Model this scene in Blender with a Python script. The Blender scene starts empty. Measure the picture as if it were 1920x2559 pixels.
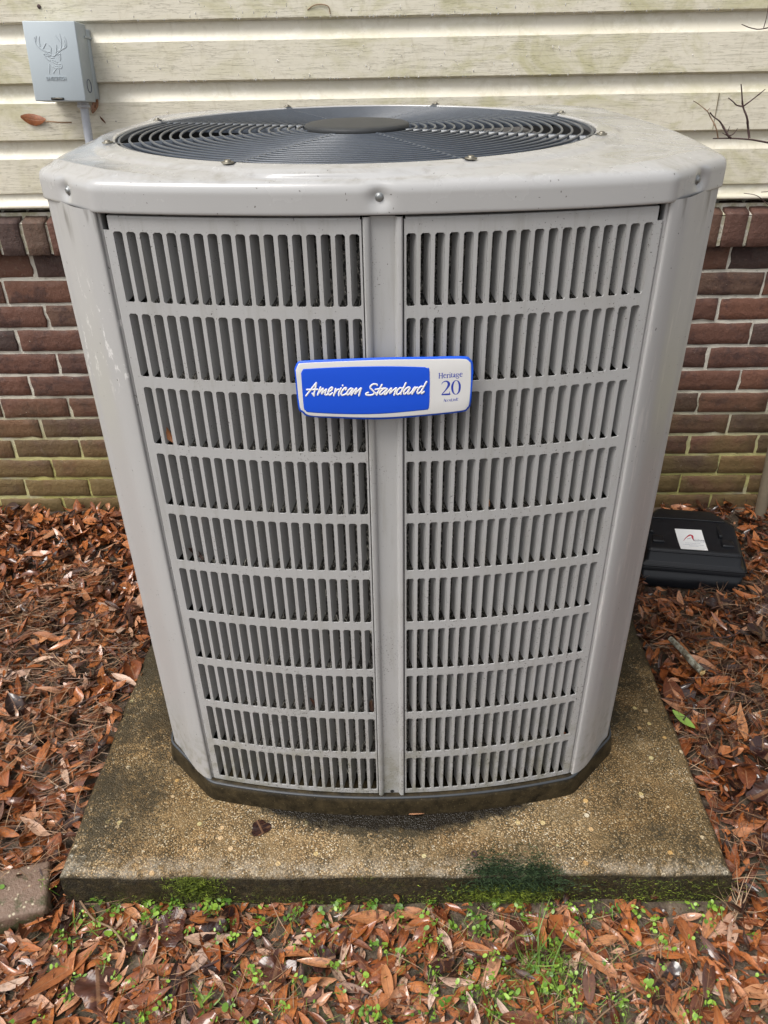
import bpy, bmesh, math, random
import numpy as np
from mathutils import Vector, Matrix, noise as mnoise

random.seed(7); RNG = np.random.default_rng(7)
SC = bpy.context.scene
COL = SC.collection
PI = math.pi

# ------------------------------------------------------------------ camera
PITCH, ROLL, YAW, CAMZ, FPX = 0.56717, -0.01845, -0.02455, 1.25, 1932.06
cam_data = bpy.data.cameras.new('camera'); cam = bpy.data.objects.new('camera', cam_data); COL.objects.link(cam)
fwd = Vector((math.sin(YAW)*math.cos(PITCH), math.cos(YAW)*math.cos(PITCH), -math.sin(PITCH)))
rt = Vector((math.cos(YAW), -math.sin(YAW), 0)); up = rt.cross(fwd)
r2 = rt*math.cos(ROLL)+up*math.sin(ROLL); u2 = -rt*math.sin(ROLL)+up*math.cos(ROLL)
M = Matrix((r2, u2, -fwd)).transposed().to_4x4(); M.translation = (0, 0, CAMZ)
cam.matrix_world = M
cam_data.sensor_fit = 'VERTICAL'; cam_data.sensor_height = 36.0; cam_data.lens = FPX*36.0/2559.0
cam_data.clip_start = 0.05; cam_data.clip_end = 2000
SC.camera = cam

# ------------------------------------------------------------------ light
SUN_EL, SUN_AZ = math.radians(58), math.radians(232)      # behind and a little left of the camera, high
world = bpy.data.worlds.new('World'); SC.world = world; world.use_nodes = True
wn = world.node_tree; wn.nodes.clear()
sky = wn.nodes.new('ShaderNodeTexSky'); sky.sky_type = 'NISHITA'; sky.sun_disc = False
sky.sun_elevation = SUN_EL; sky.sun_rotation = SUN_AZ; sky.air_density = 1.0; sky.dust_density = 4.0; sky.ozone_density = 1.0
hs = wn.nodes.new('ShaderNodeHueSaturation'); hs.inputs['Saturation'].default_value = 0.22
bg = wn.nodes.new('ShaderNodeBackground'); bg.inputs['Strength'].default_value = 0.135
wo = wn.nodes.new('ShaderNodeOutputWorld')
wn.links.new(sky.outputs[0], hs.inputs['Color']); wn.links.new(hs.outputs[0], bg.inputs['Color']); wn.links.new(bg.outputs[0], wo.inputs['Surface'])
sd = bpy.data.lights.new('sun', 'SUN'); sun = bpy.data.objects.new('sun', sd); COL.objects.link(sun)
sd.energy = 1.5; sd.angle = math.radians(30); sd.color = (1.0, 0.96, 0.9)
sdir = Vector((math.sin(SUN_AZ)*math.cos(SUN_EL), math.cos(SUN_AZ)*math.cos(SUN_EL), math.sin(SUN_EL)))
sun.rotation_euler = sdir.to_track_quat('Z', 'Y').to_euler(); sun.location = (-2, -3, 6)
SC.view_settings.view_transform = 'Standard'; SC.view_settings.look = 'None'
SC.view_settings.exposure = 0.62; SC.view_settings.gamma = 1.0; SC.view_settings.use_curve_mapping = False

# ------------------------------------------------------------------ node helpers
class NT:
    def __init__(s, name, rough=0.5, spec=0.5, metal=0.0):
        s.m = bpy.data.materials.new(name); s.m.use_nodes = True
        s.t = s.m.node_tree; s.b = s.t.nodes['Principled BSDF']
        s.b.inputs['Roughness'].default_value = rough; s.b.inputs['Metallic'].default_value = metal
        s.b.inputs['Specular IOR Level'].default_value = spec
        s._pos = None
    def n(s, typ): return s.t.nodes.new('ShaderNode'+typ)
    def put(s, sock, v):
        if isinstance(v, bpy.types.NodeSocket): s.t.links.new(v, sock)
        elif isinstance(v, (tuple, list)):
            sock.default_value = tuple(v)+((1.0,) if len(v) == 3 and sock.type == 'RGBA' else ())
        else: sock.default_value = v
    def pos(s):
        if s._pos is None: s._pos = s.n('NewGeometry').outputs['Position']
        return s._pos
    def nrm(s): return s.n('NewGeometry').outputs['Normal']
    def xyz(s, v=None):
        q = s.n('SeparateXYZ'); s.put(q.inputs[0], v or s.pos()); return q.outputs
    def scalev(s, v, sc):
        q = s.n('VectorMath'); q.operation = 'MULTIPLY'; s.put(q.inputs[0], v); q.inputs[1].default_value = sc; return q.outputs[0]
    def addv(s, a, b):
        q = s.n('VectorMath'); q.operation = 'ADD'; s.put(q.inputs[0], a); s.put(q.inputs[1], b); return q.outputs[0]
    def noise(s, scale, detail=4, rough=0.55, vec=None, dist=0.0, col=False):
        q = s.n('TexNoise'); s.put(q.inputs['Vector'], vec or s.pos()); q.inputs['Scale'].default_value = scale
        q.inputs['Detail'].default_value = detail; q.inputs['Roughness'].default_value = rough; q.inputs['Distortion'].default_value = dist
        return q.outputs['Color'] if col else q.outputs['Fac']
    def voro(s, scale, feat='F1', vec=None, rnd=1.0):
        q = s.n('TexVoronoi'); q.feature = feat; s.put(q.inputs['Vector'], vec or s.pos()); q.inputs['Scale'].default_value = scale
        q.inputs['Randomness'].default_value = rnd
        return q.outputs
    def math(s, op, a, b=0.0, clamp=False):
        q = s.n('Math'); q.operation = op; q.use_clamp = clamp; s.put(q.inputs[0], a); s.put(q.inputs[1], b); return q.outputs[0]
    def mul(s, a, b): return s.math('MULTIPLY', a, b)
    def step(s, v, lo, hi, a=0.0, b=1.0):
        q = s.n('MapRange'); q.interpolation_type = 'SMOOTHSTEP'
        for i, w in enumerate((v, lo, hi, a, b)): s.put(q.inputs[i], w)
        return q.outputs[0]
    def ramp(s, f, stops, interp='LINEAR'):
        q = s.n('ValToRGB'); s.put(q.inputs[0], f); cr = q.color_ramp; cr.interpolation = interp
        while len(cr.elements) < len(stops): cr.elements.new(0.5)
        for e, (p, c) in zip(cr.elements, stops): e.position = p; e.color = tuple(c)+(1,)
        return q.outputs[0]
    def mix(s, f, a, b, blend='MIX'):
        q = s.n('Mix'); q.data_type = 'RGBA'; q.blend_type = blend
        s.put(q.inputs[0], f); s.put(q.inputs[6], a); s.put(q.inputs[7], b); return q.outputs[2]
    def attr(s, name, out='Fac'):
        q = s.n('Attribute'); q.attribute_name = name; return q.outputs[out]
    def orand(s): return s.n('ObjectInfo').outputs['Random']
    def uv(s): return s.xyz(s.n('UVMap').outputs[0])
    def color(s, c): s.put(s.b.inputs['Base Color'], c)
    def rough(s, r): s.put(s.b.inputs['Roughness'], r)
    def bump(s, h, dist=0.001, strength=1.0):
        q = s.n('Bump'); q.inputs['Strength'].default_value = strength; q.inputs['Distance'].default_value = dist
        s.put(q.inputs['Height'], h); s.put(s.b.inputs['Normal'], q.outputs[0])

# ------------------------------------------------------------------ object helpers
def mesh_of(name, verts, faces, mat=None, smooth=False):
    me = bpy.data.meshes.new(name); me.from_pydata([tuple(v) for v in verts], [], [tuple(f) for f in faces])
    me.validate(); me.update()
    if smooth: me.polygons.foreach_set('use_smooth', [True]*len(me.polygons))
    if mat: me.materials.append(mat)
    return me
def obj(name, me, parent=None, loc=(0, 0, 0), rot=(0, 0, 0), **props):
    o = bpy.data.objects.new(name, me); COL.objects.link(o); o.location = loc; o.rotation_euler = rot
    if parent: o.parent = parent
    for k, v in props.items(): o[k] = v
    return o
def empty(name, loc=(0, 0, 0), rot=(0, 0, 0), **props):
    o = obj(name, None, None, loc, rot, **props); o.empty_display_size = 0.05; return o
def link_copy(src, parent=None, loc=None, rot=None, scale=None):
    o = src.copy(); COL.objects.link(o)
    if parent: o.parent = parent
    if loc is not None: o.location = loc
    if rot is not None: o.rotation_euler = rot
    if scale is not None: o.scale = scale
    return o
class MB:
    """collects vertices and faces of one mesh"""
    def __init__(s): s.v = []; s.f = []
    def add(s, vs, fs):
        k = len(s.v); s.v += [tuple(v) for v in vs]; s.f += [tuple(i+k for i in f) for f in fs]
    def box(s, a, b):
        (x0, y0, z0), (x1, y1, z1) = a, b
        s.add([(x0,y0,z0),(x1,y0,z0),(x1,y1,z0),(x0,y1,z0),(x0,y0,z1),(x1,y0,z1),(x1,y1,z1),(x0,y1,z1)],
              [(0,3,2,1),(4,5,6,7),(0,1,5,4),(1,2,6,5),(2,3,7,6),(3,0,4,7)])
    def grid(s, rows, closed=False, flip=False):
        n = len(rows[0]); fs = []
        for i in range(len(rows)-1):
            for j in range(n if closed else n-1):
                k = (j+1) % n; f = (i*n+j, i*n+k, (i+1)*n+k, (i+1)*n+j); fs.append(f[::-1] if flip else f)
        s.add([p for r in rows for p in r], fs)
    def lathe(s, prof, seg=32, c=(0, 0)):
        s.grid([[(c[0]+r*math.cos(2*PI*j/seg), c[1]+r*math.sin(2*PI*j/seg), z) for j in range(seg)] for r, z in prof], True)
    def tube(s, pts, rad, seg=7, cap=True):
        pts = [Vector(p) for p in pts]; n = len(pts); rad = rad if isinstance(rad, (list, tuple)) else [rad]*n
        rows = []; ref = Vector((0.3, 0.2, 0.93)).normalized()
        for i, p in enumerate(pts):
            t = (pts[min(i+1, n-1)]-pts[max(i-1, 0)]).normalized()
            a = t.cross(ref); a = a.normalized() if a.length > 1e-4 else t.orthogonal().normalized(); b = t.cross(a)
            rows.append([p+(a*math.cos(2*PI*j/seg)+b*math.sin(2*PI*j/seg))*rad[i] for j in range(seg)])
        k = len(s.v); s.grid(rows, True)
        if cap:
            s.f.append(tuple(k+j for j in range(seg))); s.f.append(tuple(k+(n-1)*seg+j for j in range(seg))[::-1])
    def obj(s, name, mat, parent=None, smooth=False, **kw):
        return obj(name, mesh_of(name, s.v, s.f, mat, smooth), parent, **kw)
def bevel(o, w, seg=2, angle=40):
    """bevel the mesh itself"""
    bm = bmesh.new(); bm.from_mesh(o.data); bmesh.ops.remove_doubles(bm, verts=bm.verts, dist=1e-6)
    bmesh.ops.recalc_face_normals(bm, faces=bm.faces)
    es = [e for e in bm.edges if len(e.link_faces) == 2 and e.calc_face_angle(0) > math.radians(angle)]
    bmesh.ops.bevel(bm, geom=es, offset=w, segments=seg, profile=0.5, affect='EDGES', clamp_overlap=True)
    for f in bm.faces: f.smooth = True
    bm.to_mesh(o.data); bm.free(); o.data.update()
    try: o.data.set_sharp_from_angle(angle=math.radians(50))
    except Exception: pass
    return o
def catmull(pts, step):
    pts = [Vector(p) for p in pts]
    if len(pts) < 3:
        return [pts[0].lerp(pts[-1], i/4) for i in range(5)]
    out = []
    P = [pts[0]*2-pts[1]]+pts+[pts[-1]*2-pts[-2]]
    for i in range(1, len(P)-2):
        k = max(2, int((P[i+1]-P[i]).length/step))
        for j in range(k):
            t = j/k; a, b, c, d = P[i-1], P[i], P[i+1], P[i+2]
            out.append(0.5*((2*b)+(c-a)*t+(2*a-5*b+4*c-d)*t*t+(3*b-a-3*c+d)*t**3))
    out.append(pts[-1]); return out
def ribbon(mb, pts, width, height, base, place, step=1.0, lift=0.0):
    """raised rounded stroke; pts in 2D (+width), place(u,v,h)->3D"""
    has_w = len(pts[0]) > 2
    P = catmull([(p[0], p[1], p[2] if has_w else width) for p in pts], step)
    n = len(P); T = []
    for i in range(n):
        d = P[min(i+1, n-1)]-P[max(i-1, 0)]; d = Vector((d.x, d.y)); T.append(d.normalized() if d.length > 1e-9 else Vector((1, 0)))
    secs = []
    w0 = abs(P[0].z)/2; w1 = abs(P[-1].z)/2
    for a in (0.98, 0.6): secs.append((Vector(P[0].xy)-T[0]*w0*a, T[0], w0*math.sqrt(1-a*a)))
    for p, t in zip(P, T): secs.append((Vector(p.xy), t, abs(p.z)/2))
    for a in (0.6, 0.98): secs.append((Vector(P[-1].xy)+T[-1]*w1*a, T[-1], w1*math.sqrt(1-a*a)))
    rows = []
    for c, t, w in secs:
        nrm = Vector((-t.y, t.x)); row = []
        for a, h in ((-1, 0), (-0.85, 0.75), (0, 1), (0.85, 0.75), (1, 0)):
            q = c+nrm*w*a; row.append(place(q.x, q.y, base+lift+h*height))
        rows.append(row)
    mb.grid(rows)
def text_mesh(body, size, extrude, name, mat):
    cu = bpy.data.curves.new(name, 'FONT'); cu.body = body; cu.size = size; cu.extrude = extrude; cu.align_x = 'CENTER'
    o = bpy.data.objects.new(name, cu); COL.objects.link(o); bpy.context.view_layer.update()
    me = bpy.data.meshes.new_from_object(o.evaluated_get(bpy.context.evaluated_depsgraph_get()))
    bpy.data.objects.remove(o); bpy.data.curves.remove(cu); me.name = name
    me.materials.clear(); me.materials.append(mat); return me
def sstep(a, b, x):
    t = min(1, max(0, (x-a)/(b-a))); return t*t*(3-2*t)

# ------------------------------------------------------------------ materials
def paint_material():
    t = NT('weathered_grey_paint', 0.36)
    z = t.xyz()[2]
    base = t.mix(t.noise(3.0, 3), (0.362, 0.360, 0.356), (0.402, 0.399, 0.395))
    film = t.step(t.noise(9, 6, 0.65), 0.5, 0.78)
    base = t.mix(t.mul(film, 0.35), base, (0.33, 0.315, 0.285))
    run = t.step(t.noise(55, 5, .7, t.scalev(t.pos(), (1, 1, .10))), .50, .68)
    base = t.mix(t.mul(run, .30), base, (0.245, 0.235, 0.205))
    low = t.step(z, 0.06, 0.30, 1.0, 0.0)
    dirt = t.mul(low, t.step(t.noise(26, 6, 0.7), 0.38, 0.72))
    base = t.mix(t.mul(dirt, 0.75), base, (0.20, 0.19, 0.13))
    sp = t.noise(420, 2, 0.5); thr = t.math('SUBTRACT', 0.735, t.mul(t.step(z, 0.05, 0.55, 1.0, 0.0), 0.075))
    thr = t.math('SUBTRACT', thr, t.mul(t.step(t.noise(14, 3), 0.45, 0.65), 0.07))
    spot = t.math('GREATER_THAN', sp, thr)
    base = t.mix(t.mul(spot, 0.8), base, (0.05, 0.045, 0.035))
    t.color(base)
    t.rough(t.step(t.noise(30, 4), 0.3, 0.7, 0.30, 0.46))
    t.bump(t.noise(380, 2), 0.00015, 0.5)
    return t.m
PAINT = paint_material()
def post_material():
    t = NT('scuffed_grey_paint', 0.33)
    x, y, z = t.xyz()
    base = t.mix(t.noise(4, 3), (0.365, 0.360, 0.355), (0.412, 0.406, 0.400))
    # a chalky scuff on the upper left post, streaks on the right one
    st = t.noise(70, 5, 0.7, t.scalev(t.pos(), (1, 1, 0.12)))
    band = t.mul(t.step(z, 0.80, 0.86), t.step(z, 0.95, 1.0, 1.0, 0.0))
    scuff = t.mul(t.mul(band, t.step(x, -0.30, -0.36)), t.step(t.noise(60, 6, 0.75, t.scalev(t.pos(), (1, 1, .5))), 0.57, 0.62))
    base = t.mix(t.mul(scuff, 0.55), base, (0.75, 0.74, 0.72))
    streak = t.mul(t.step(st, 0.56, 0.66), t.step(x, 0.2, 0.3))
    base = t.mix(t.mul(streak, 0.35), base, (0.62, 0.58, 0.55))
    grime = t.mul(t.step(z, 1.0, 1.06), t.step(t.noise(40, 4, .6, t.scalev(t.pos(), (1, 1, .2))), 0.52, 0.7))
    base = t.mix(t.mul(grime, 0.7), base, (0.07, 0.06, 0.045))
    low = t.mul(t.step(z, 0.05, 0.22, 1.0, 0.0), t.step(t.noise(60, 5, .7), .45, .7))
    base = t.mix(t.mul(low, 0.6), base, (0.17, 0.16, 0.10))
    spot = t.math('GREATER_THAN', t.noise(170, 1), 0.765)
    t.color(t.mix(t.mul(spot, 0.8), base, (0.05, 0.045, 0.04)))
    t.bump(t.noise(300, 2), 0.00012, 0.4)
    return t.m
POST = post_material()
def lid_material():
    t = NT('dirty_grey_lid', 0.3)
    up_ = t.step(t.xyz(t.nrm())[2], 0.5, 0.95)
    base = t.mix(t.noise(5, 3), (0.365, 0.362, 0.358), (0.41, 0.407, 0.403))
    d = t.step(t.noise(11, 7, 0.68, t.scalev(t.pos(), (1, 1.6, 1)), 1.5), 0.46, 0.72)
    base = t.mix(t.mul(t.mul(d, up_), 0.7), base, (0.27, 0.26, 0.235))
    d2 = t.step(t.noise(46, 6, 0.7), 0.5, 0.75)
    base = t.mix(t.mul(t.mul(d2, up_), 0.45), base, (0.20, 0.19, 0.165))
    spot = t.math('GREATER_THAN', t.noise(230, 1), 0.77)
    t.color(t.mix(t.mul(spot, 0.7), base, (0.07, 0.06, 0.05)))
    t.rough(t.step(t.noise(20, 4), .3, .7, .12, .30))
    t.b.inputs['Coat Weight'].default_value = .35; t.b.inputs['Coat Roughness'].default_value = .08
    t.bump(t.noise(240, 2), 0.00012, 0.5)
    return t.m
LID = lid_material()
def simple(name, col, rough=0.5, metal=0.0, var=0.15, scale=40, bump=0.0):
    t = NT(name, rough, 0.5, metal)
    a = tuple(c*(1-var) for c in col); b = tuple(min(1, c*(1+var)) for c in col)
    t.color(t.mix(t.noise(scale, 4), a, b))
    if bump: t.bump(t.noise(scale*6, 3), bump, 0.7)
    return t.m
GRILLE = simple('slate_plastic', (0.055, 0.066, 0.084), 0.30, 0, 0.3, 60, 0.0002)
CAP = simple('worn_black_plastic', (0.042, 0.044, 0.046), 0.5, 0, 0.25, 50, 0.0002)
CAP.node_tree.nodes['Principled BSDF'].inputs['Specular IOR Level'].default_value = .2
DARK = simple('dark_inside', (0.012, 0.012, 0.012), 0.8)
BLADE = simple('fan_blade_grey', (0.105, 0.10, 0.097), 0.6)
SCREW = simple('dull_brass_screw', (0.20, 0.185, 0.15), 0.45, 0.8, 0.4, 300)
STEEL = simple('grey_zinc_screw', (0.30, 0.31, 0.31), 0.4, 0.8, 0.3, 300)
BLUE = simple('blue_plastic', (0.002, 0.085, 0.62), 0.38, 0, 0.05, 20)
BLUEP = simple('blue_print', (0.0, 0.072, 0.62), 0.6, 0, 0.05, 20)
INK = simple('dark_blue_ink', (0.02, 0.045, 0.36), 0.5)
WHITE = simple('white_enamel', (0.78, 0.78, 0.80), 0.35, 0, 0.04, 90)
BRUSHED = simple('pale_brushed_plate', (0.66, 0.655, 0.645), 0.42, 0, 0.05, 30)
def base_material():
    t = NT('wet_dark_base', 0.42, .2)
    base = t.ramp(t.noise(40, 5, .65), [(0.3, (0.008, 0.0065, 0.004)), (0.7, (0.050, 0.037, 0.019))])
    spot = t.math('GREATER_THAN', t.noise(420, 2), 0.68)
    t.color(t.mix(t.mul(spot, .55), base, (0.16, 0.125, 0.065))); t.bump(t.noise(300, 3), 0.0006, 0.6)
    return t.m
BASEM = base_material()
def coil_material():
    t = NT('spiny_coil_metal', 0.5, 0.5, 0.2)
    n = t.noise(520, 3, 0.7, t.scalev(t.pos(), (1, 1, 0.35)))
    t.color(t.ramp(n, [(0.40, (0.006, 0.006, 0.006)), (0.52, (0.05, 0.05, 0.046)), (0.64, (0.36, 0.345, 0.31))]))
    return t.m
COIL = coil_material()
def fin_material():
    t = NT('coil_spine', 0.4, 0.5, 0.3)
    t.color(t.ramp(t.noise(24, 4), [(0.40, (0.05, 0.05, 0.048)), (0.56, (0.55, 0.53, 0.46))])); return t.m
FIN = fin_material()
def siding_material():
    t = NT('weathered_cream_vinyl', 0.42)
    flat = t.attr('flat')
    p = t.pos()
    base = t.mix(t.noise(2.5, 3), (0.65, 0.605, 0.49), (0.70, 0.66, 0.55))
    alg = t.step(t.noise(7, 7, 0.66, t.scalev(p, (1, 1, 1.6)), 0.8), 0.44, 0.66)
    alg2 = t.step(t.math('ADD', t.noise(2.1, 3), t.mul(t.step(t.xyz()[0], -.5, .5), .22)), 0.44, 0.72)
    base = t.mix(t.mul(t.mul(alg, t.math('ADD', t.mul(alg2, .65), .35)), t.math('ADD', t.mul(flat, .4), .35)), base, (0.44, 0.415, 0.215))
    vs = t.step(t.noise(38, 6, 0.7, t.scalev(p, (1, 1, .55)), 1.0), 0.5, 0.68)
    base = t.mix(t.mul(vs, 0.30), base, (0.44, 0.39, 0.27))
    fl = t.step(t.noise(55, 5, 0.7, t.scalev(p, (0.6, 1, 1))), 0.52, 0.64)
    base = t.mix(t.mul(t.mul(fl, t.math('SUBTRACT', 1.0, flat)), 0.35), base, (0.80, 0.78, 0.69))
    # wood grain: thin wavy lines
    g = t.noise(1.0, 5, 0.6, t.scalev(p, (7.5, 1, 170)), .5)
    ln = t.math('ABSOLUTE', t.math('SUBTRACT', t.math('FRACT', t.mul(g, 5.0)), 0.5))
    ln = t.step(ln, 0.0, 0.085, 1.0, 0.0)
    ln = t.mul(t.mul(ln, t.step(t.noise(17, 4, .6, t.scalev(p, (.35, 1, 1.5))), 0.25, 0.50)), flat)
    base = t.mix(t.mul(ln, 0.42), base, (0.20, 0.175, 0.10))
    spot = t.math('GREATER_THAN', t.noise(240, 2), 0.76)
    t.color(t.mix(t.mul(spot, .6), base, (0.13, 0.11, 0.07)))
    t.rough(t.step(t.noise(12, 4), .3, .7, .30, .5))
    t.bump(t.math('SUBTRACT', t.mul(g, 0.4), ln), 0.0006, 0.55)
    return t.m
SIDING = siding_material()
def brick_material():
    t = NT('old_red_brick', 0.72)
    r = t.orand(); z = t.xyz()[2]; p = t.pos()
    base = t.ramp(r, [(0.0, (0.060, 0.038, 0.032)), (0.18, (0.088, 0.043, 0.032)), (0.45, (0.122, 0.054, 0.036)), (0.8, (0.152, 0.064, 0.039)), (1.0, (0.108, 0.066, 0.046))])
    base = t.mix(t.mul(t.step(t.noise(17, 6, .68), .47, .64), .72), base, (0.046, 0.024, 0.022))
    base = t.mix(t.mul(t.step(t.noise(120, 4, .7), .55, .75), .45), base, (0.22, 0.10, 0.07))
    pit = t.step(t.noise(85, 5, .75), .60, .70)
    base = t.mix(t.mul(pit, .7), base, (0.030, 0.018, 0.016))
    alg = t.mul(t.step(z, 0.04, 0.42, 1.0, 0.0), t.step(t.noise(7, 5, .6), .26, .58))
    base = t.mix(t.mul(alg, .76), base, (0.170, 0.122, 0.040))
    wsp = t.math('GREATER_THAN', t.noise(190, 1), 0.785)
    base = t.mix(t.mul(wsp, .6), base, (0.5, 0.45, 0.36))
    eff = t.mul(t.step(t.noise(5, 4), .58, .72), t.step(t.noise(60, 5, .7), .5, .7))
    t.color(t.mix(t.mul(eff, .35), base, (0.30, 0.25, 0.18)))
    t.rough(t.step(t.noise(50, 3), .3, .7, .55, .85))
    h = t.math('ADD', t.noise(60, 5, .65), t.mul(t.noise(420, 3), .35))
    t.bump(h, 0.0045, 0.9)
    return t.m
BRICK = brick_material()
def mortar_material():
    t = NT('pale_mortar', 0.9)
    z = t.xyz()[2]
    base = t.mix(t.noise(30, 5, .65), (0.46, 0.43, 0.36), (0.74, 0.71, 0.62))
    alg = t.mul(t.step(z, 0.06, 0.42, 1.0, 0.0), t.step(t.noise(8, 4), .15, .5))
    base = t.mix(t.mul(alg, .9), base, (0.46, 0.43, 0.12))
    hi = t.mul(t.step(z, 0.74, 0.77), t.step(t.noise(45, 4), .4, .6))
    base = t.mix(t.mul(hi, .6), base, (0.27, 0.25, 0.10))
    dk = t.step(t.noise(85, 5, .7), .58, .74)
    t.color(t.mix(t.mul(dk, .6), base, (0.12, 0.11, 0.07)))
    t.bump(t.noise(190, 4, .7), 0.003, 0.8)
    return t.m
MORTAR = mortar_material()
def concrete_material():
    t = NT('pebbly_wet_concrete', 0.4, .25)
    p = t.pos(); x, y, z = t.xyz()
    wob = t.addv(p, t.scalev(t.noise(60, 2, .5, col=True), (.003, .003, .003)))
    v = t.voro(370, 'F1', wob); pc = t.xyz(v['Color'])
    peb = t.ramp(pc[0], [(0.0, (0.12, 0.080, 0.038)), (0.3, (0.29, 0.185, 0.085)), (0.62, (0.44, 0.295, 0.140)), (0.86, (0.58, 0.44, 0.255)), (1.0, (0.74, 0.67, 0.53))])
    rim = t.step(v['Distance'], 0.36, 0.58)
    base = t.mix(t.mul(rim, t.step(t.noise(25, 4), .3, .7, .6, 1.0)), peb, (0.055, 0.040, 0.020))
    blot = t.mul(t.step(t.math('ADD', t.noise(4.3, 6, .66, t.addv(p, (3.1, 1.7, 0.0))), t.mul(t.step(x, .05, .45), .08)), .46, .62), t.step(pc[1], .0, .9, 1.0, .35))
    film = t.step(t.noise(16, 6, .68), .42, .66)
    base = t.mix(t.mul(film, .55), base, t.mix(t.noise(130, 4, .7), (0.14, 0.095, 0.045), (0.40, 0.29, 0.155)))
    base = t.mix(t.mul(blot, .72), base, t.mix(t.noise(120, 3), (0.022, 0.018, 0.009), (0.10, 0.072, 0.034)))
    # sparse larger pebbles
    w = t.voro(46, 'F1', p); wc = t.xyz(w['Color'])
    big = t.mul(t.math('GREATER_THAN', wc[0], 0.78), t.step(w['Distance'], 0.20, 0.24, 1.0, 0.0))
    base = t.mix(big, base, t.ramp(wc[1], [(0, (0.55, 0.50, 0.28)), (.5, (0.50, 0.30, 0.11)), (1, (0.60, 0.56, 0.45))]))
    # dark algae: its own patches, thicker along the left edge and around the foot of the unit
    edge = t.step(x, -0.57, -0.36, 1.0, 0.0)
    u = t.math('ADD', t.math('POWER', t.math('DIVIDE', t.math('ADD', x, 0.026), 0.50), 2.0), t.math('POWER', t.math('DIVIDE', t.math('SUBTRACT', y, 1.335), 0.455), 2.0))
    foot = t.step(u, 0.88, 1.15, 1.0, 0.0)
    back = t.step(y, 1.10, 1.45)
    m = t.math('ADD', t.math('ADD', t.mul(edge, .17), t.mul(foot, .50)), t.mul(back, .17))
    n = t.math('ADD', t.noise(5.5, 6, .62), m)
    n = t.math('ADD', n, t.mul(t.math('SUBTRACT', t.noise(75, 5, .75), .5), .62))
    n = t.math('ADD', n, t.mul(t.math('SUBTRACT', pc[2], .5), .20))                # stone by stone
    dark = t.step(n, 0.53, 0.72)
    base = t.mix(t.mul(t.step(t.noise(2.6, 4, .6), .44, .62), .42), base, t.mix(1.0, base, (.52, .48, .32), 'MULTIPLY'))
    base = t.mix(t.mul(dark, .90), base, t.mix(t.noise(150, 3), (0.010, 0.009, 0.006), (0.052, 0.042, 0.022)))
    tanm = t.step(t.noise(3.3, 3), .45, .65)
    base = t.mix(t.mul(tanm, .3), base, t.mix(1.0, base, (1.0, 0.78, 0.5), 'MULTIPLY'))
    ft2 = t.step(u, 0.90, 1.13, 1.0, 0.0)
    wm = t.mul(t.step(t.math('ADD', t.noise(19, 7, .72), t.mul(ft2, .44)), .69, .80), t.step(y, 1.25, 1.1))
    base = t.mix(t.mul(wm, .93), base, t.mix(t.noise(210, 2), (0.004, 0.0035, 0.003), (0.022, 0.017, 0.011)))
    lip = t.mul(t.step(y, .836, .80), t.step(t.noise(40, 4, .65), .38, .6))
    base = t.mix(t.mul(lip, .32), base, t.mix(t.xyz(v['Color'])[1], (0.22, 0.19, 0.14), (0.66, 0.60, 0.50)))
    # the upright faces are black-brown with algae and moss films
    side = t.step(z, -0.012, -0.004, 1.0, 0.0)
    sc = t.ramp(t.noise(110, 6, .75), [(.38, (0.007, 0.006, 0.004)), (.56, (0.026, 0.020, 0.009)), (.68, (0.10, 0.072, 0.032)), (.8, (.25, .2, .11))])
    gm = t.mul(t.step(t.noise(9, 5, .65), .5, .66), t.step(t.noise(200, 3), .48, .62))
    sc = t.mix(t.mul(gm, .7), sc, (0.075, 0.085, 0.014))
    t.color(t.mix(t.mul(side, .94), base, sc))
    wet = t.step(t.noise(7, 4), .4, .62)
    t.rough(t.math('SUBTRACT', t.math('ADD', t.math('SUBTRACT', .58, t.mul(wet, .16)), t.mul(rim, .1)), t.mul(wm, .46)))
    h = t.math('SUBTRACT', 1.0, v['Distance'])
    h = t.math('ADD', t.mul(h, .55), t.math('ADD', t.mul(big, .6), t.noise(90, 4, .7)))
    t.bump(h, 0.0035, 0.75)
    return t.m
CONCRETE = concrete_material()
def soil_material():
    t = NT('wet_soil', 0.55)
    base = t.ramp(t.noise(35, 6, .7), [(.3, (0.030, 0.020, 0.012)), (.5, (0.10, 0.070, 0.046)), (.7, (0.21, 0.16, 0.115))])
    y = t.xyz()[1]
    ms = t.mul(t.step(t.noise(9, 5, .6), .46, .62), t.step(y, .86, .80))
    base = t.mix(t.mul(ms, .5), base, (0.048, 0.052, 0.014))
    v = t.voro(130)
    pb = t.mul(t.math('GREATER_THAN', t.xyz(v['Color'])[0], .88), t.step(v['Distance'], .25, .4, 1.0, 0.0))
    t.color(t.mix(t.mul(pb, .8), base, (0.28, 0.22, 0.15)))
    t.bump(t.noise(140, 5, .7), .006, .9)
    return t.m
SOIL = soil_material()
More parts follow.
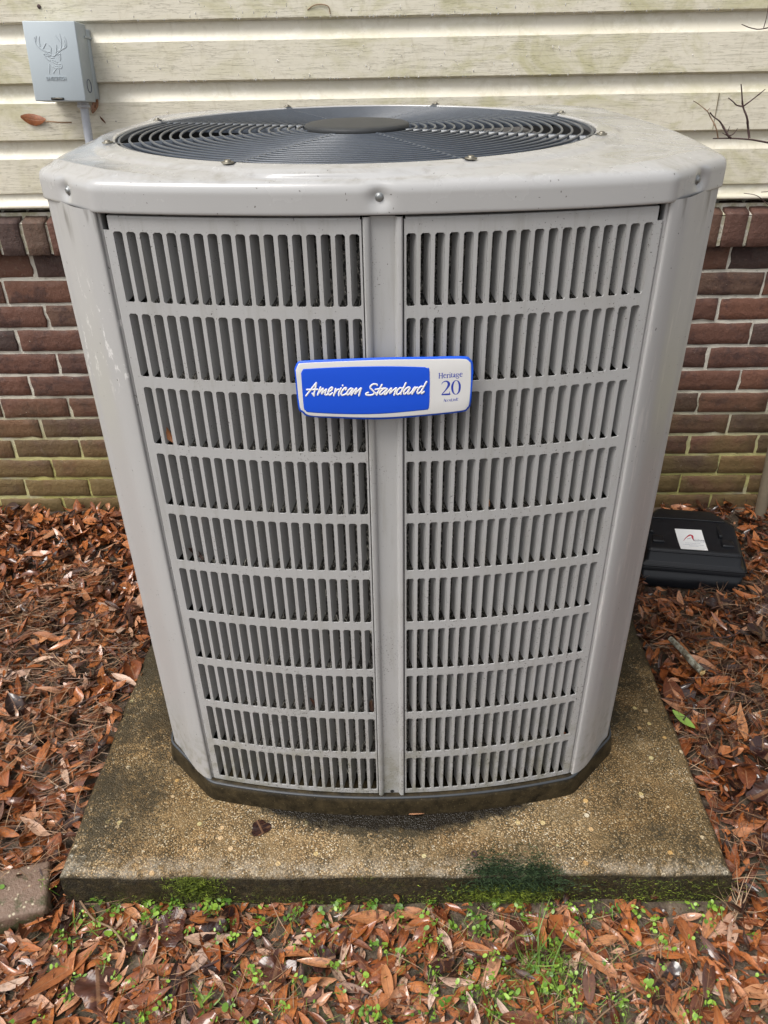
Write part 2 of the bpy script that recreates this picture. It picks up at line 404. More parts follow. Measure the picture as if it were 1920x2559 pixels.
def leaf_material(name, src, stops, rlo=.2, rhi=.5):
    t = NT(name, .3, .25)
    r = t.orand() if src == 'object' else t.attr('rnd')
    u, v, _ = t.uv()
    r2 = t.math('FRACT', t.mul(r, 17.31)); r3 = t.math('FRACT', t.mul(r, 53.7))
    base = t.ramp(r, stops)
    off = t.n('CombineXYZ'); t.put(off.inputs[0], t.mul(u, 1.0)); t.put(off.inputs[1], t.mul(v, .35)); t.put(off.inputs[2], t.mul(r, 91.0))
    n1 = t.noise(7, 5, .65, off.outputs[0]); n2 = t.noise(22, 3, .6, off.outputs[0])
    base = t.mix(t.mul(t.step(n1, .46, .66), t.math('ADD', t.mul(r2, .65), .25)), base, (0.050, 0.020, 0.012))
    base = t.mix(t.mul(t.step(n1, .46, .30), .35), base, (0.40, 0.20, 0.085))
    spot = t.mul(t.step(n2, .66, .70), r3)
    base = t.mix(t.mul(spot, .85), base, (0.018, 0.010, 0.008))
    rib = t.step(t.math('ABSOLUTE', t.math('SUBTRACT', v, .5)), .02, .055, 1.0, 0.0)
    base = t.mix(t.mul(rib, .4), base, (0.30, 0.16, 0.085))
    t.color(base)
    t.put(t.b.inputs['Coat Weight'], t.step(t.math('FRACT', t.mul(r, 211.7)), .40, .75, .05, .95)); t.b.inputs['Coat Roughness'].default_value = .06
    vein = t.math('ABSOLUTE', t.math('SINE', t.math('ADD', t.mul(u, 46.0), t.mul(t.math('ABSOLUTE', t.math('SUBTRACT', v, .5)), -26.0))))
    t.rough(t.math('ADD', t.mul(r2, rhi-rlo), rlo))
    t.bump(t.math('ADD', t.mul(vein, .35), t.math('ADD', t.mul(rib, .7), n2)), .0007, .7)
    return t.m
BROWNS = [(0.0, (0.022, 0.010, 0.008)), (.13, (0.065, 0.023, 0.014)), (.28, (0.18, 0.056, 0.021)), (.46, (0.33, 0.118, 0.042)),
          (.62, (0.42, 0.185, 0.080)), (.77, (0.48, 0.285, 0.195)), (.93, (0.56, 0.40, 0.31)), (1.0, (0.12, 0.052, 0.038))]
LEAF_O = leaf_material('fallen_willow_oak_leaf', 'object', BROWNS, .28, .55)
LEAF_S = leaf_material('fallen_leaves_mixed', 'attr', [(0.0, (0.008, 0.004, 0.004)), (.26, (0.026, 0.009, 0.006)), (.42, (0.115, 0.031, 0.011)), (.60, (0.27, 0.076, 0.020)),
          (.78, (0.40, 0.135, 0.038)), (.90, (0.46, 0.235, 0.135)), (.97, (0.52, 0.36, 0.26)), (1.0, (0.09, 0.038, 0.027))], .26, .55)
DARKLEAF = leaf_material('dark_soaked_leaf', 'object', [(0, (0.016, 0.008, 0.008)), (.5, (0.034, 0.014, 0.012)), (1, (0.075, 0.028, 0.018))], .12, .3)
def needle_material():
    t = NT('pine_needle', .5); t.color(t.ramp(t.attr('rnd'), [(0, (0.05, 0.028, 0.018)), (.5, (0.17, 0.085, 0.045)), (1, (0.36, 0.23, 0.13))])); return t.m
NEEDLE = needle_material()
def green_material(name, a, b, rough=.4):
    t = NT(name, rough); t.color(t.mix(t.attr('rnd'), a, b))
    t.b.inputs['Subsurface Weight'].default_value = 0.0
    return t.m
GREEN = green_material('bright_seedling_green', (0.065, 0.15, 0.014), (0.25, 0.40, 0.050))
GRASSM = green_material('grass_green', (0.07, 0.14, 0.018), (0.20, 0.30, 0.05))
MOSSM = green_material('moss_green', (0.035, 0.055, 0.007), (0.26, 0.33, 0.03), .8)
MOSSD = green_material('dark_moss_green', (0.010, 0.026, 0.010), (0.050, 0.090, 0.028), .85)
STRAW = green_material('dry_straw', (0.30, 0.19, 0.11), (0.52, 0.38, 0.25), .5)
GREENLEAF = simple('fresh_green_leaf', (0.20, 0.32, 0.06), .35, 0, .25, 60, .0005)
BARK = simple('twig_bark', (0.055, 0.028, 0.026), .65, 0, .4, 120, .0006)
TANBARK = simple('tan_twig_bark', (0.22, 0.14, 0.08), .7, 0, .3, 120, .0004)
def stick_material():
    t = NT('lichen_bark', .75)
    t.color(t.ramp(t.noise(75, 5, .7), [(.35, (0.05, 0.035, 0.022)), (.47, (0.15, 0.13, 0.09)), (.6, (0.33, 0.33, 0.27)), (.75, (0.22, 0.20, 0.12))]))
    t.bump(t.noise(130, 4, .7), .002, .8); return t.m
STICKM = stick_material()
WOODEND = simple('broken_wood', (0.52, 0.36, 0.15), .8, 0, .3, 160, .002)
BOXPAINT = simple('blue_grey_box_paint', (0.395, 0.445, 0.475), .42, 0, .05, 14, .0001)
CONDUIT = simple('ribbed_grey_conduit', (0.44, 0.46, 0.50), .45, 0, .12, 90)
BLACKP = simple('black_moulded_plastic', (0.0085, 0.0095, 0.012), .34, 0, .25, 40, .0003)
BLACKP.node_tree.nodes['Principled BSDF'].inputs['Specular IOR Level'].default_value = .38
STICKER = simple('white_sticker', (0.80, 0.80, 0.79), .45, 0, .02)
RED = simple('red_ink', (0.42, 0.015, 0.045), .5)
GREY_INK = simple('grey_ink', (0.10, 0.11, 0.16), .5)
PALE_INK = simple('pale_grey_ink', (0.33, 0.36, 0.42), .5)
PIPEM = simple('weathered_pipe', (0.20, 0.165, 0.115), .6, 0, .35, 25, .0006)
PAVER = None
def paver_material():
    t = NT('mossy_red_paver', .6)
    base = t.mix(t.noise(30, 4), (0.135, 0.082, 0.056), (0.22, 0.15, 0.11))
    v = t.voro(150); base = t.mix(t.mul(t.math('GREATER_THAN', t.xyz(v['Color'])[0], .72), t.step(v['Distance'], .2, .45, 1.0, 0.0)), base, (0.50, 0.43, 0.30))
    z = t.xyz()[2]
    mo = t.step(t.math('ADD', t.noise(28, 5, .65), t.step(z, -.075, -.045, .2, 0.0)), .50, .66)
    t.color(t.mix(t.mul(mo, .85), base, (0.045, 0.05, 0.014))); t.bump(t.noise(180, 4), .003, .8); return t.m
PAVER = paver_material()
def edging_material():
    t = NT('mossy_stone', .7)
    base = t.mix(t.noise(40, 4), (0.03, 0.026, 0.018), (0.12, 0.10, 0.07))
    t.color(t.mix(t.step(t.noise(22, 5, .65), .42, .6), base, (0.020, 0.026, 0.008))); t.bump(t.noise(120, 4), .004, .8); return t.m
EDGING = edging_material()
def water_material():
    t = NT('rain_drop', .05); t.color((0.92, 0.92, 0.90)); t.b.inputs['Transmission Weight'].default_value = .72; t.b.inputs['IOR'].default_value = 1.33; return t.m  # whitish body colour stands in for the light a clear drop gathers
WATER = water_material()

# ------------------------------------------------------------------ ground
WALL_Y = 2.0467
PAD_X0, PAD_X1, PAD_Y0, PAD_Y1 = -0.602, 0.571, 0.793, 1.80
def ground_z(x, y):
    g = -0.074+0.044*sstep(0.72, 1.15, y)
    g -= .013*sstep(1.45, 1.95, y)
    if y < 0.85: g -= 0.018*sstep(0.83, 0.76, y)
    g -= .022*sstep(.20, .14, abs(x-.79))*sstep(.23, .16, abs(y-1.75))         # the bait box has settled in
    return g+0.006*mnoise.noise((x*6, y*6, 0.3))+0.003*mnoise.noise((x*19, y*19, 1.3))
gm = MB()
gx = [-400, -60, -12, -4]+[i*0.04 for i in range(-55, 56)]+[4, 12, 60, 400]
gy = [-400, -60, -12, -3, -1, -.4]+[i*0.04 for i in range(-2, 52)]+[2.4, 4, 12, 60, 400]
gm.grid([[(x, y, (ground_z(x, y) if abs(x) < 2.3 and -.2 < y < 2.2 else -0.06)) for x in gx] for y in gy])
ground = gm.obj('ground', SOIL, None, True, kind='structure')

# ------------------------------------------------------------------ house wall
house = empty('house', (0, WALL_Y, 0), label='house wall of weathered cream lap siding above a red brick foundation', category='house')
def HP(mb, name, mat, parent=house, smooth=False, **kw): return mb.obj(name, mat, parent, smooth, **kw)
core = MB(); core.box((-3.2, 0.035, -0.2), (3.2, 0.25, 2.7)); HP(core, 'wall_core', MORTAR)
# siding panels
BUTT0, PITCHZ = 1.2563, 0.1197
def siding_mesh(seed):
    rnd = random.Random(seed)
    prof = [(-0.004, 0.004, 1), (0.0000, -0.0005, 1), (0.0000, -0.0085, 1), (0.0015, -0.0105, 1), (0.020, -0.0098, 1), (0.040, -0.0090, 1), (0.060, -0.0082, 1), (0.0785, -0.0074, 1),
            (0.0790, -0.0071, 0), (0.0835, -0.0040, 0), (0.0885, -0.0008, 0), (0.094, 0.0022, 0), (0.100, 0.0040, 0), (0.112, 0.0050, 0), (0.124, 0.0052, 0)]
    xs = [-3.2+i*0.08 for i in range(81)]
    rows = [[(x, y+0.0007*mnoise.noise((x*2.2, seed*3.1, z*9)), z+0.0006*mnoise.noise((x*3, seed, 0))) for x in xs] for z, y, _ in prof]
    mb = MB(); mb.grid(rows)
    me = mesh_of('siding_panel', mb.v, mb.f, SIDING, True)
    at = me.attributes.new('flat', 'FLOAT', 'POINT'); at.data.foreach_set('value', [p[2] for p in prof for _ in xs])
    me.set_sharp_from_angle(angle=math.radians(16))
    return me
for i in range(-12, 4):
    obj('siding_panel', siding_mesh(i+20), house, (0, 0, BUTT0-PITCHZ*i))
st = MB()
st.grid([[(x, y, z) for x in [-3.2+i*.16 for i in range(41)]] for z, y in ((.8635, 0.004), (.8635, -.014), (.866, -.0155), (.872, -.0135), (.874, -.006), (.900, -.003))])
me_st = HP(st, 'starter_strip', SIDING, smooth=True)
# vertical seam where two siding lengths meet
sm = MB(); sm.box((0.742, -0.0112, BUTT0-2*PITCHZ+.002), (0.7432, -0.0088, BUTT0-2*PITCHZ+.078)); HP(sm, 'panel_seam', simple('seam_shadow', (0.20, 0.17, 0.11), .7))
nm = MB(); nm.lathe([(0.0, 0.0), (.0042, 0.0), (.0045, .0008), (.003, .002), (0, .0022)], 12)
nl = HP(nm, 'nail_head', BARK, smooth=True, loc=(-0.794, -0.0105, 1.286), rot=(PI/2, 0, 0))
q = MB(); q.tube(catmull([(-.199, -.0105, 1.270), (-.185, -.0125, 1.278), (-.168, -.0120, 1.280), (-.152, -.0130, 1.276), (-.149, -.0125, 1.262)], .004), .0011, 5); HP(q, 'loose_thread', TANBARK, smooth=True)
# brick foundation
mo = MB()
xs = [-3.2+i*.0125 for i in range(513)]; zs = [-.2+i*.0113 for i in range(94)]
def mort(x, z): return 0.0040+0.0019*mnoise.noise((x*32, z*32, 2.2))+0.0015*mnoise.noise((x*110, z*110, 5.2))
xv = [x for x in xs if -1.45 <= x <= 1.45]
mo.grid([[(x, mort(x, z), z) for x in xv] for z in zs if z < .86])
mo.grid([[(-3.2, .0065, z), (-1.45, .0065, z)] for z in (-.2, .85)]); mo.grid([[(1.45, .0065, z), (3.2, .0065, z)] for z in (-.2, .85)])
foundation = HP(mo, 'brick_foundation', MORTAR, smooth=True)
def brick_mesh(name, L, H, D, seed, slope=0.0):
    rnd = random.Random(seed); bm = bmesh.new(); bmesh.ops.create_cube(bm, size=1)
    for v in bm.verts: v.co = Vector((v.co.x*L, (v.co.y+.5)*D, v.co.z*H))
    bm.edges.ensure_lookup_table()
    bmesh.ops.subdivide_edges(bm, edges=[e for e in bm.edges if abs((e.verts[0].co-e.verts[1].co).x) > L*.5], cuts=5 if L > .1 else 2, use_grid_fill=True)
    bmesh.ops.subdivide_edges(bm, edges=[e for e in bm.edges if abs((e.verts[0].co-e.verts[1].co).z) > H*.5], cuts=2 if H < .08 else 3, use_grid_fill=True)
    for v in bm.verts:
        if slope and v.co.z > H*.49: v.co.z -= slope*(1-v.co.y/D)
        q = v.co*38+Vector((seed*7.3, 0, 0))
        edge = abs(v.co.z) > H*.48 or abs(v.co.x) > L*.48
        a = .0027 if edge else .0009
        v.co += Vector((mnoise.noise(q)*a, mnoise.noise(q+Vector((9, 1, 4)))*a*.8, mnoise.noise(q+Vector((3, 8, 2)))*a))
    es = [e for e in bm.edges if len(e.link_faces) == 2 and e.calc_face_angle(0) > .9 and e.verts[0].co.y < D*.5 and e.verts[1].co.y < D*.5]
    bmesh.ops.bevel(bm, geom=es, offset=.0022, segments=1, affect='EDGES')
    bm.normal_update()
    me = bpy.data.meshes.new(name); bm.to_mesh(me); bm.free(); me.materials.append(BRICK); 
    for p in me.polygons: p.use_smooth = True
    return me
BL, BH, CP, BP = 0.1925, 0.0582, 0.0677, 0.2015
bricks = [brick_mesh('brick', BL, BH, .05, s) for s in range(7)]
rows_ = [brick_mesh('rowlock_brick', .0555, .104, .085, 40+s, .022) for s in range(5)]
ROW0 = 0.7173                                                 # centre height of the top stretcher course
rb = random.Random(3)
for k in range(13):
    ph = -0.960 if k % 2 == 0 else -1.058
    for j in range(-2, 12):
        x = ph+BP*(j+.5)
        if abs(x) > 1.5: continue
        obj('brick', bricks[rb.randrange(7)], foundation, (x+rb.uniform(-.0025, .0025), rb.uniform(-.0015, .0018), ROW0-CP*k+rb.uniform(-.0012, .0012)), (0, rb.uniform(-.006, .006), rb.uniform(-.008, .008)))
for j in range(-22, 23):
    x = -0.9215+.0652*(j+14)
    if abs(x) > 1.45: continue
    obj('rowlock_brick', rows_[rb.randrange(5)], foundation, (x+rb.uniform(-.001, .001), -.031+rb.uniform(-.002, .002), .8035), (0, rb.uniform(-.02, .02), 0))
rm = MB(); rm.grid([[(x, -.024+.002*mnoise.noise((x*60, z*60, 1)), z) for x in [-1.45+i*.0125 for i in range(233)]] for z in [.754+i*.012 for i in range(7)]])
rm.grid([[(x, -.024+(.08 if i else 0), .828+.018*i) for x in [-1.45+j*.0125 for j in range(233)]] for i in range(2)])
obj('rowlock_mortar', mesh_of('rowlock_mortar', rm.v, rm.f, MORTAR, True), foundation)
# rain drops hanging on the siding
dr = MB()
def drop(mb, c, r, sz):
    mb.add([(c[0]+r*math.cos(a)*math.cos(b), c[1]-r*.6*max(0, math.sin(b)), c[2]+sz*r*math.sin(a)*math.cos(b)) for b in (0, .6, 1.2) for a in [i*PI/3 for i in range(6)]],
           [(i, (i+1) % 6, 6+(i+1) % 6, 6+i) for i in range(6)]+[(6+i, 6+(i+1) % 6, 12+(i+1) % 6, 12+i) for i in range(6)]+[tuple(range(12, 18))])
for i in range(340):
    k = rb.choice([-1, 0, 0, 0, 1, 1, 2]); x = rb.gauss(-.05, .45); zz = BUTT0-PITCHZ*k
    if rb.random() < .45: drop(dr, (x, -.0095, zz+.001), rb.uniform(.0014, .0026), 1.5)
    else: drop(dr, (x, -.0105+.00004*0, zz+rb.uniform(.004, .075)), rb.uniform(.0009, .0019), rb.uniform(1, 2.6))
HP(dr, 'rain_drop', WATER, smooth=True, kind='stuff')

# ------------------------------------------------------------------ air conditioner
UX, UY, UYAW = -0.0025-0.018*1.285, 0.0518+1.285, 0.0181
ac = empty('air_conditioner', (UX, UY, 0), (0, 0, UYAW), label='large grey outdoor air conditioner with louvered front, round fan grille and blue badge', category='air conditioner')
XB, YB_, YF, XA, YA = 0.337, -0.372, -0.412, 0.430, -0.278
ZB, ZT = 0.0435, 1.0615
def front_y(x): return YF+(YB_-YF)*(x/XB)**2
def half_outline(off=0.0):                        # bowed front, cut corners, bowed sides
    pts = [(XB*i/24, front_y(XB*i/24)) for i in range(-24, 25)]
    side = [(XA+.020*(1-(i/8-1)**2), YA-YA*i/8) for i in range(17)]
    pts = pts+side; pts = pts+[(-x, -y) for x, y in pts]
    n = len(pts); out = []
    for i in range(n):
        a, b, c = Vector(pts[i-1]), Vector(pts[i]), Vector(pts[(i+1) % n])
        n1 = Vector(((b-a).y, -(b-a).x)).normalized(); n2 = Vector(((c-b).y, -(c-b).x)).normalized()
        m = (n1+n2).normalized(); out.append(b+m*off/max(.5, m.dot(n1)))
    return out
def round_poly(P, w=0.012):
    """cut each sharp corner with a short arc"""
    n = len(P); out = []
    for i in range(n):
        a, b, c = P[i-1], P[i], P[(i+1) % n]
        d1 = (a-b); d2 = (c-b)
        if d1.normalized().dot(d2.normalized()) > -.97:
            p = b+d1.normalized()*w; q = b+d2.normalized()*w
            for k in range(6):
                t = k/5; out.append(p*(1-t)**2+b*2*t*(1-t)+q*t*t)
        else: out.append(b)
    return out
def loops(mb, P, levels, flip=False):
    """levels: (offset, z) of the outline"""
    mb.grid([[(v.x, v.y, z) for v in round_poly(half_outline(o))] for o, z in levels], True, flip)
# base pan
bp = MB(); loops(bp, None, [(.015, .0005), (.0115, .030), (.0085, .0405), (.003, .0425), (-.03, .0425)]); bp.obj('base_pan', BASEM, ac, True)
tr = MB(); loops(tr, None, [(.0085, .0395), (.0098, .041), (.0085, .0425), (.006, .0428)]); tr.obj('base_highlight', simple('blue_grey_highlight', (.035, .04, .046), .45), ac, True)  # blue-grey strip that paints the thin highlight along the pan's top edge
# dark inner liner and spiny coil
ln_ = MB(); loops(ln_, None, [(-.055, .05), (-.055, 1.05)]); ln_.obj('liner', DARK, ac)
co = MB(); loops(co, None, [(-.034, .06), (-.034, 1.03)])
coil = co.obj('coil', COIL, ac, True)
fn = MB(); rf = random.Random(11)
for i in range(9000):
    x = rf.uniform(-.33, .33); z = rf.uniform(.06, 1.03); y = front_y(x)+.034
    L = rf.uniform(.008, .016); a = rf.uniform(0, 2*PI); w = .0006
    dx, dz = math.cos(a)*.006, math.sin(a)*.006
    fn.add([(x-w, y, z), (x+w, y, z+w), (x+dx, y-L, z+dz)], [(0, 1, 2)])
fn.obj('coil_fin', FIN, coil, kind='stuff')
# corner posts
def post_mesh():
    pts = [(XB+.0030, YB_+.016), (XB+.0030, YB_+.0005), (XB+.0055, YB_-.0010), (XB+.014, YB_+.0025), (XB+.024, YB_+.0095), (XB+.040, YB_+.0250), (XA-.016, YA-.0215), (XA-.004, YA-.0085), (XA+.0022, YA+.001), (XA+.0035, YA+.018), (XA-.004, YA+.026)]
    pts = [Vector(p) for p in pts]; sp = [pts[0]]+catmull(pts[1:], .0025)
    mb = MB(); zz = [ZB-.0015, ZB+.004, .3, .6, .9, ZT+.004]
    mb.grid([[(p.x, p.y, z) for p in sp] for z in zz])
    mb.grid([[(p.x-.004, p.y+.004, z) for p in sp] for z in zz], flip=True)
    return mesh_of('corner_post', mb.v, mb.f, POST, True)
pm = post_mesh()
for sx, sy in ((1, 1), (-1, 1), (1, -1), (-1, -1)):
    o = obj('corner_post', pm, ac); o.scale = (sx, sy, 1)
# centre post: a recessed flat between two rolled flanges
cp = MB()
cpp = [(-.0232, .010), (-.0232, -.0005), (-.0215, -.0028), (-.0175, -.0028), (-.0150, -.0005), (-.0138, .0030), (-.0100, .0034), (0, .0034), (.0100, .0034), (.0138, .0030), (.0150, -.0005), (.0175, -.0028), (.0215, -.0028), (.0232, -.0005), (.0232, .010)]
cp.grid([[(x, YF+y, z) for x, y in cpp] for z in (ZB-.001, .3, .6, .9, ZT-.001)])
cpo = cp.obj('centre_post', PAINT, ac, True); cpo.data.set_sharp_from_angle(angle=math.radians(50))
wh = MB(); wh.lathe([(0, 0), (.0035, 0), (.0035, .0006), (0, .0006)], 12); wh.obj('drain_hole', DARK, cpo, loc=(.001, YF+.0028, ZB+.004), rot=(PI/2, 0, 0))
# louvered panels
PIT, S0, OPEN, BARW = 0.01673, 0.0272, 0.0116, 0.00513
ROWT, RP, RH = 1.0414, 0.1001, 0.0856
def slot_panel(sx):
    mb = MB(); NC, NR = 18, 10; c = .0022
    def P(s, d, z):                       # s along the bow, d depth inwards
        sl = 2*(YB_-YF)*s/XB**2; k = 1/math.sqrt(1+sl*sl)
        return (sx*(s-sl*k*d), front_y(s)+k*d, z)
    def quad(ps): mb.add(ps, [tuple(range(len(ps))) if sx > 0 else tuple(range(len(ps)))[::-1]])
    e0, e1 = S0-BARW/2, S0+PIT*NC-BARW/2
    zt, zb = ROWT+(RP-RH)/2, ROWT+(RP-RH)/2-RP*NR
    for j in range(NC):
        s0 = e0+PIT*j; s1 = s0+PIT; a0 = s0+BARW/2; a1 = a0+OPEN
        for i in range(NR):
            z1 = zt-RP*i; z0 = z1-RP; b1 = z1-(RP-RH)/2; b0 = b1-RH
            hole = [(a0+c, b0), (a1-c, b0), (a1, b0+c), (a1, b1-c), (a1-c, b1), (a0+c, b1), (a0, b1-c), (a0, b0+c)]
            out = [(s0, z0), (s1, z0), (s1, z1), (s0, z1)]
            H_ = [P(s, 0, z) for s, z in hole]; O_ = [P(s, 0, z) for s, z in out]
            quad([O_[0], O_[1], H_[1], H_[0]]); quad([O_[1], H_[2], H_[1]]); quad([O_[1], O_[2], H_[3], H_[2]]); quad([O_[2], H_[4], H_[3]])
            quad([O_[2], O_[3], H_[5], H_[4]]); quad([O_[3], H_[6], H_[5]]); quad([O_[3], O_[0], H_[7], H_[6]]); quad([O_[0], H_[0], H_[7]])
            D_ = [P(s, .0022, z) for s, z in hole]
            for q in range(8):
                w = (q+1) % 8; quad([H_[q], H_[w], D_[w], D_[q]])
    # borders with rolled edges
    def strip(sa, sb, za, zb_, n=1):
        for q in range(n):
            u0, u1 = sa+(sb-sa)*q/n, sa+(sb-sa)*(q+1)/n
            quad([P(u0, 0, za), P(u1, 0, za), P(u1, 0, zb_), P(u0, 0, zb_)])
    L, R, T, B = .0240, XB-.0012, ZT-.0015, ZB
    strip(L+.002, e0, B+.002, T-.0025); strip(e1, R-.002, B+.002, T-.017); strip(e1, R-.0085, T-.017, T-.0025)
    strip(e0, e1, zt, T-.0025, 18); strip(e0, e1, B+.002, zb, 18)
    n = 22; us = [L+.002+(R-L-.0105)*q/n for q in range(n+1)]
    for q in range(n):
        for (d0, z0), (d1, z1) in (((0, T-.0025), (.0008, T-.0006)), ((.0008, T-.0006), (.009, T))):
            quad([P(us[q], d0, z0), P(us[q+1], d0, z0), P(us[q+1], d1, z1), P(us[q], d1, z1)])
        quad([P(us[q], .006, B), P(us[q+1], .006, B), P(us[q+1], 0, B+.002), P(us[q], 0, B+.002)])
    for (d0, s0), (d1, s1) in (((0, R-.002), (.0008, R-.0005)), ((.0008, R-.0005), (.010, R))):
        quad([P(s0, d0, B+.002), P(s1, d1, B+.002), P(s1, d1, T-.017), P(s0, d0, T-.017)])
    for (d0, s0), (d1, s1) in (((0, L+.002), (.0008, L+.0005)), ((.0008, L+.0005), (.009, L))):
        quad([P(s1, d1, B+.002), P(s0, d0, B+.002), P(s0, d0, T-.0025), P(s1, d1, T-.0025)])
    return mb.obj('louver_panel', PAINT, ac)
VANE = [(0, .0004, 0, 0), (.0009, .0038, .0003, .0002), (.0024, .0088, .002, .001), (.0043, .0140, .005, .002), (.0063, .0185, .0095, .003)]
def vane_rows(h):
    return [[(x, y, z) for x, y, zb, zt in VANE for z in [(-h/2+zb) if k == 0 else (h/2-zt)]] for k in (0, 1)]
vm = MB(); vm.grid(vane_rows(RH)); VANE_ME = mesh_of('louver', vm.v, vm.f, PAINT, True)
panels = [slot_panel(-1), slot_panel(1)]
def vane_place(sx, i, j):
    s = S0+PIT*j+(OPEN-.0002); sl = 2*(YB_-YF)*s/XB**2
    s = S0+PIT*j+OPEN-.0003                      # hangs on the outer edge of its slot
    return (sx*s, front_y(s)+.0006, ROWT-RH/2-RP*i), math.atan(sl)
rest = {0: MB(), 1: MB()}
for side, sx in enumerate((-1, 1)):
    first = None; cnt = 0
    for i in range(10):
        for j in range(18):
            loc, ang = vane_place(sx, i, j)
            if cnt < 150:
                if first is None:
                    o = first = obj('louver', VANE_ME, panels[side], loc)
                else: o = link_copy(first, panels[side], loc)
                o.scale = (-sx, 1, 1); o.rotation_euler = (0, 0, sx*ang*.6)
            else:
                v = [( -sx*x+loc[0], y+loc[1], z+loc[2]) for r in vane_rows(RH) for x, y, z in r]; n = len(VANE)
                rest[side].add(v, [(q, q+1, n+q+1, n+q) for q in range(n-1)])
            cnt += 1
    rest[side].obj('louver', PAINT, panels[side], True, kind='stuff')
# side and rear panels: plain guard grids with joined vanes (seen only from another position)
def guard(name, w, place):
    mb = MB(); n = int(w/PIT)
    for j in range(n+1):
        x = -w/2+w*j/n; mb.add([place(x-.0028, 0, ZB), place(x+.0028, 0, ZB), place(x+.0028, 0, ZT), place(x-.0028, 0, ZT)], [(0, 1, 2, 3)])
        mb.add([place(x, 0.001, ZB), place(x, .001, ZT), place(x+.006, .018, ZT), place(x+.006, .018, ZB)], [(0, 1, 2, 3)])
    for i in range(11):
        z = ROWT+.0084-RP*i; z0, z1 = (ZB, z+.0084) if i == 10 else (z-.0084, ZT if i == 0 else z+.0084)
        mb.grid([[place(-w/2+w*q/10, -.0003, zz_) for q in range(11)] for zz_ in (z0, z1)])
    mb.obj(name, PAINT, ac)
def side_x(u): return XA+.018*(1-(u/YA)**2)
guard('side_panel', .50, lambda u, d, z: (side_x(u)-d, u, z)); guard('side_panel', .50, lambda u, d, z: (-side_x(u)+d, -u, z))
guard('rear_panel', .66, lambda u, d, z: (-u, -YB_-.004-d, z))
# lid
CX, CY, RO = -0.038, -0.009, 0.3610
outl = round_poly(half_outline(.0065), .007)
def ray_out(th):
    d = Vector((math.cos(th), math.sin(th))); c = Vector((CX, CY)); best = None; n = len(outl)
    for i in range(n):
        a, b = outl[i], outl[(i+1) % n]; e = b-a; den = d.x*e.y-d.y*e.x
        if abs(den) < 1e-9: continue
        w = a-c; t = (w.x*e.y-w.y*e.x)/den; u = (w.x*d.y-w.y*d.x)/den
        if t > 0 and -1e-6 <= u <= 1+1e-6: best = t if best is None else min(best, t)
    return best
NTH = 720
ths = [2*PI*i/NTH for i in range(NTH)]; rad = [ray_out(t) for t in ths]
LSCREW = [(-0.3880, -0.3305, 1.0795), (-0.003, YF-.0065, 1.0815), (0.3880, -0.3305, 1.0795), (-.3880, .3305, 1.0795), (.3880, .3305, 1.0795)]
ld = MB(); rows = []
for k, (ins, z) in enumerate([(.010, 1.0635), (.001, 1.0630), (0, 1.0645)]+[(0, 1.067+.0022*i) for i in range(10)]+[(.0006, 1.0905), (.0022, 1.0945), (.0050, 1.0975), (.0095, 1.0995), (.016, 1.1008)]):
    row = []
    for th, r in zip(ths, rad):
        q = r-ins; x, y = CX+q*math.cos(th), CY+q*math.sin(th)
        for sx_, sy_, sz_ in LSCREW:
            d2 = ((x-sx_)**2+(y-sy_)**2+(z-sz_)**2)
            if d2 < .0016:
                k_ = .0062*math.exp(-d2/(2*.0078**2)); x -= k_*math.cos(th); y -= k_*math.sin(th)
        row.append((x, y, z+.0006*mnoise.noise((x*5, y*5, 7))))
    rows.append(row)
N_T = 9
for k in range(1, N_T):
    t = k/N_T; row = []
    for th, r in zip(ths, rad):
        a = r-.016; b = RO+.032*min(1, (r-.018-RO)/.034)+.0004; q = a+(b-a)*t; x, y = CX+q*math.cos(th), CY+q*math.sin(th)
        z = 1.1008+.0045*t+.0012*math.sin(PI*t)*mnoise.noise((x*11, y*11, 3.1))
        cor = max(0, (abs(x)/XA+abs(y)/.42)-1.45)                       # pressed swoop across each corner
        z += .0065*math.sin(min(1, cor*3.4)*PI)*min(1, cor*6)*(1-t)
        row.append((x, y, z))
    rows.append(row)
for dr_, z in ((.032, 1.1050), (.028, 1.1078), (.022, 1.1090), (.010, 1.1096), (.004, 1.1104), (.0012, 1.1106), (-.0008, 1.1098), (-.0012, 1.1075), (-.0012, 1.06)):
    rows.append([(CX+(RO+dr_*k_)*math.cos(t), CY+(RO+dr_*k_)*math.sin(t), z) for t, k_ in ((t, min(1, (r-.018-RO)/.034) if dr_ > 0 else 1) for t, r in zip(ths, rad))])
ld.grid(rows, True); lid = ld.obj('lid', LID, ac, True)
def screw_mesh(r, name, mat):
    mb = MB(); mb.lathe([(r*1.6, 0), (r*1.65, .0009), (r*1.05, .0014), (r*.9, .0018), (r*.85, .0030), (r*.65, .0035), (0.0001, .0035)], 14); return mesh_of(name, mb.v, mb.f, mat, True)
sm_ = screw_mesh(.0043, 'lid_screw', STEEL)
for i, (x, y, z) in enumerate(LSCREW):
    th = math.atan2(y-CY, x-CX); nrm = Vector((0, -1, 0)) if i == 1 else Vector((math.copysign(.7, x), math.copysign(.7, y), 0))
    o = obj('lid_screw', sm_, lid, (x-nrm.x*.0062, y-nrm.y*.0062, z), nrm.to_track_quat('Z', 'Y').to_euler())
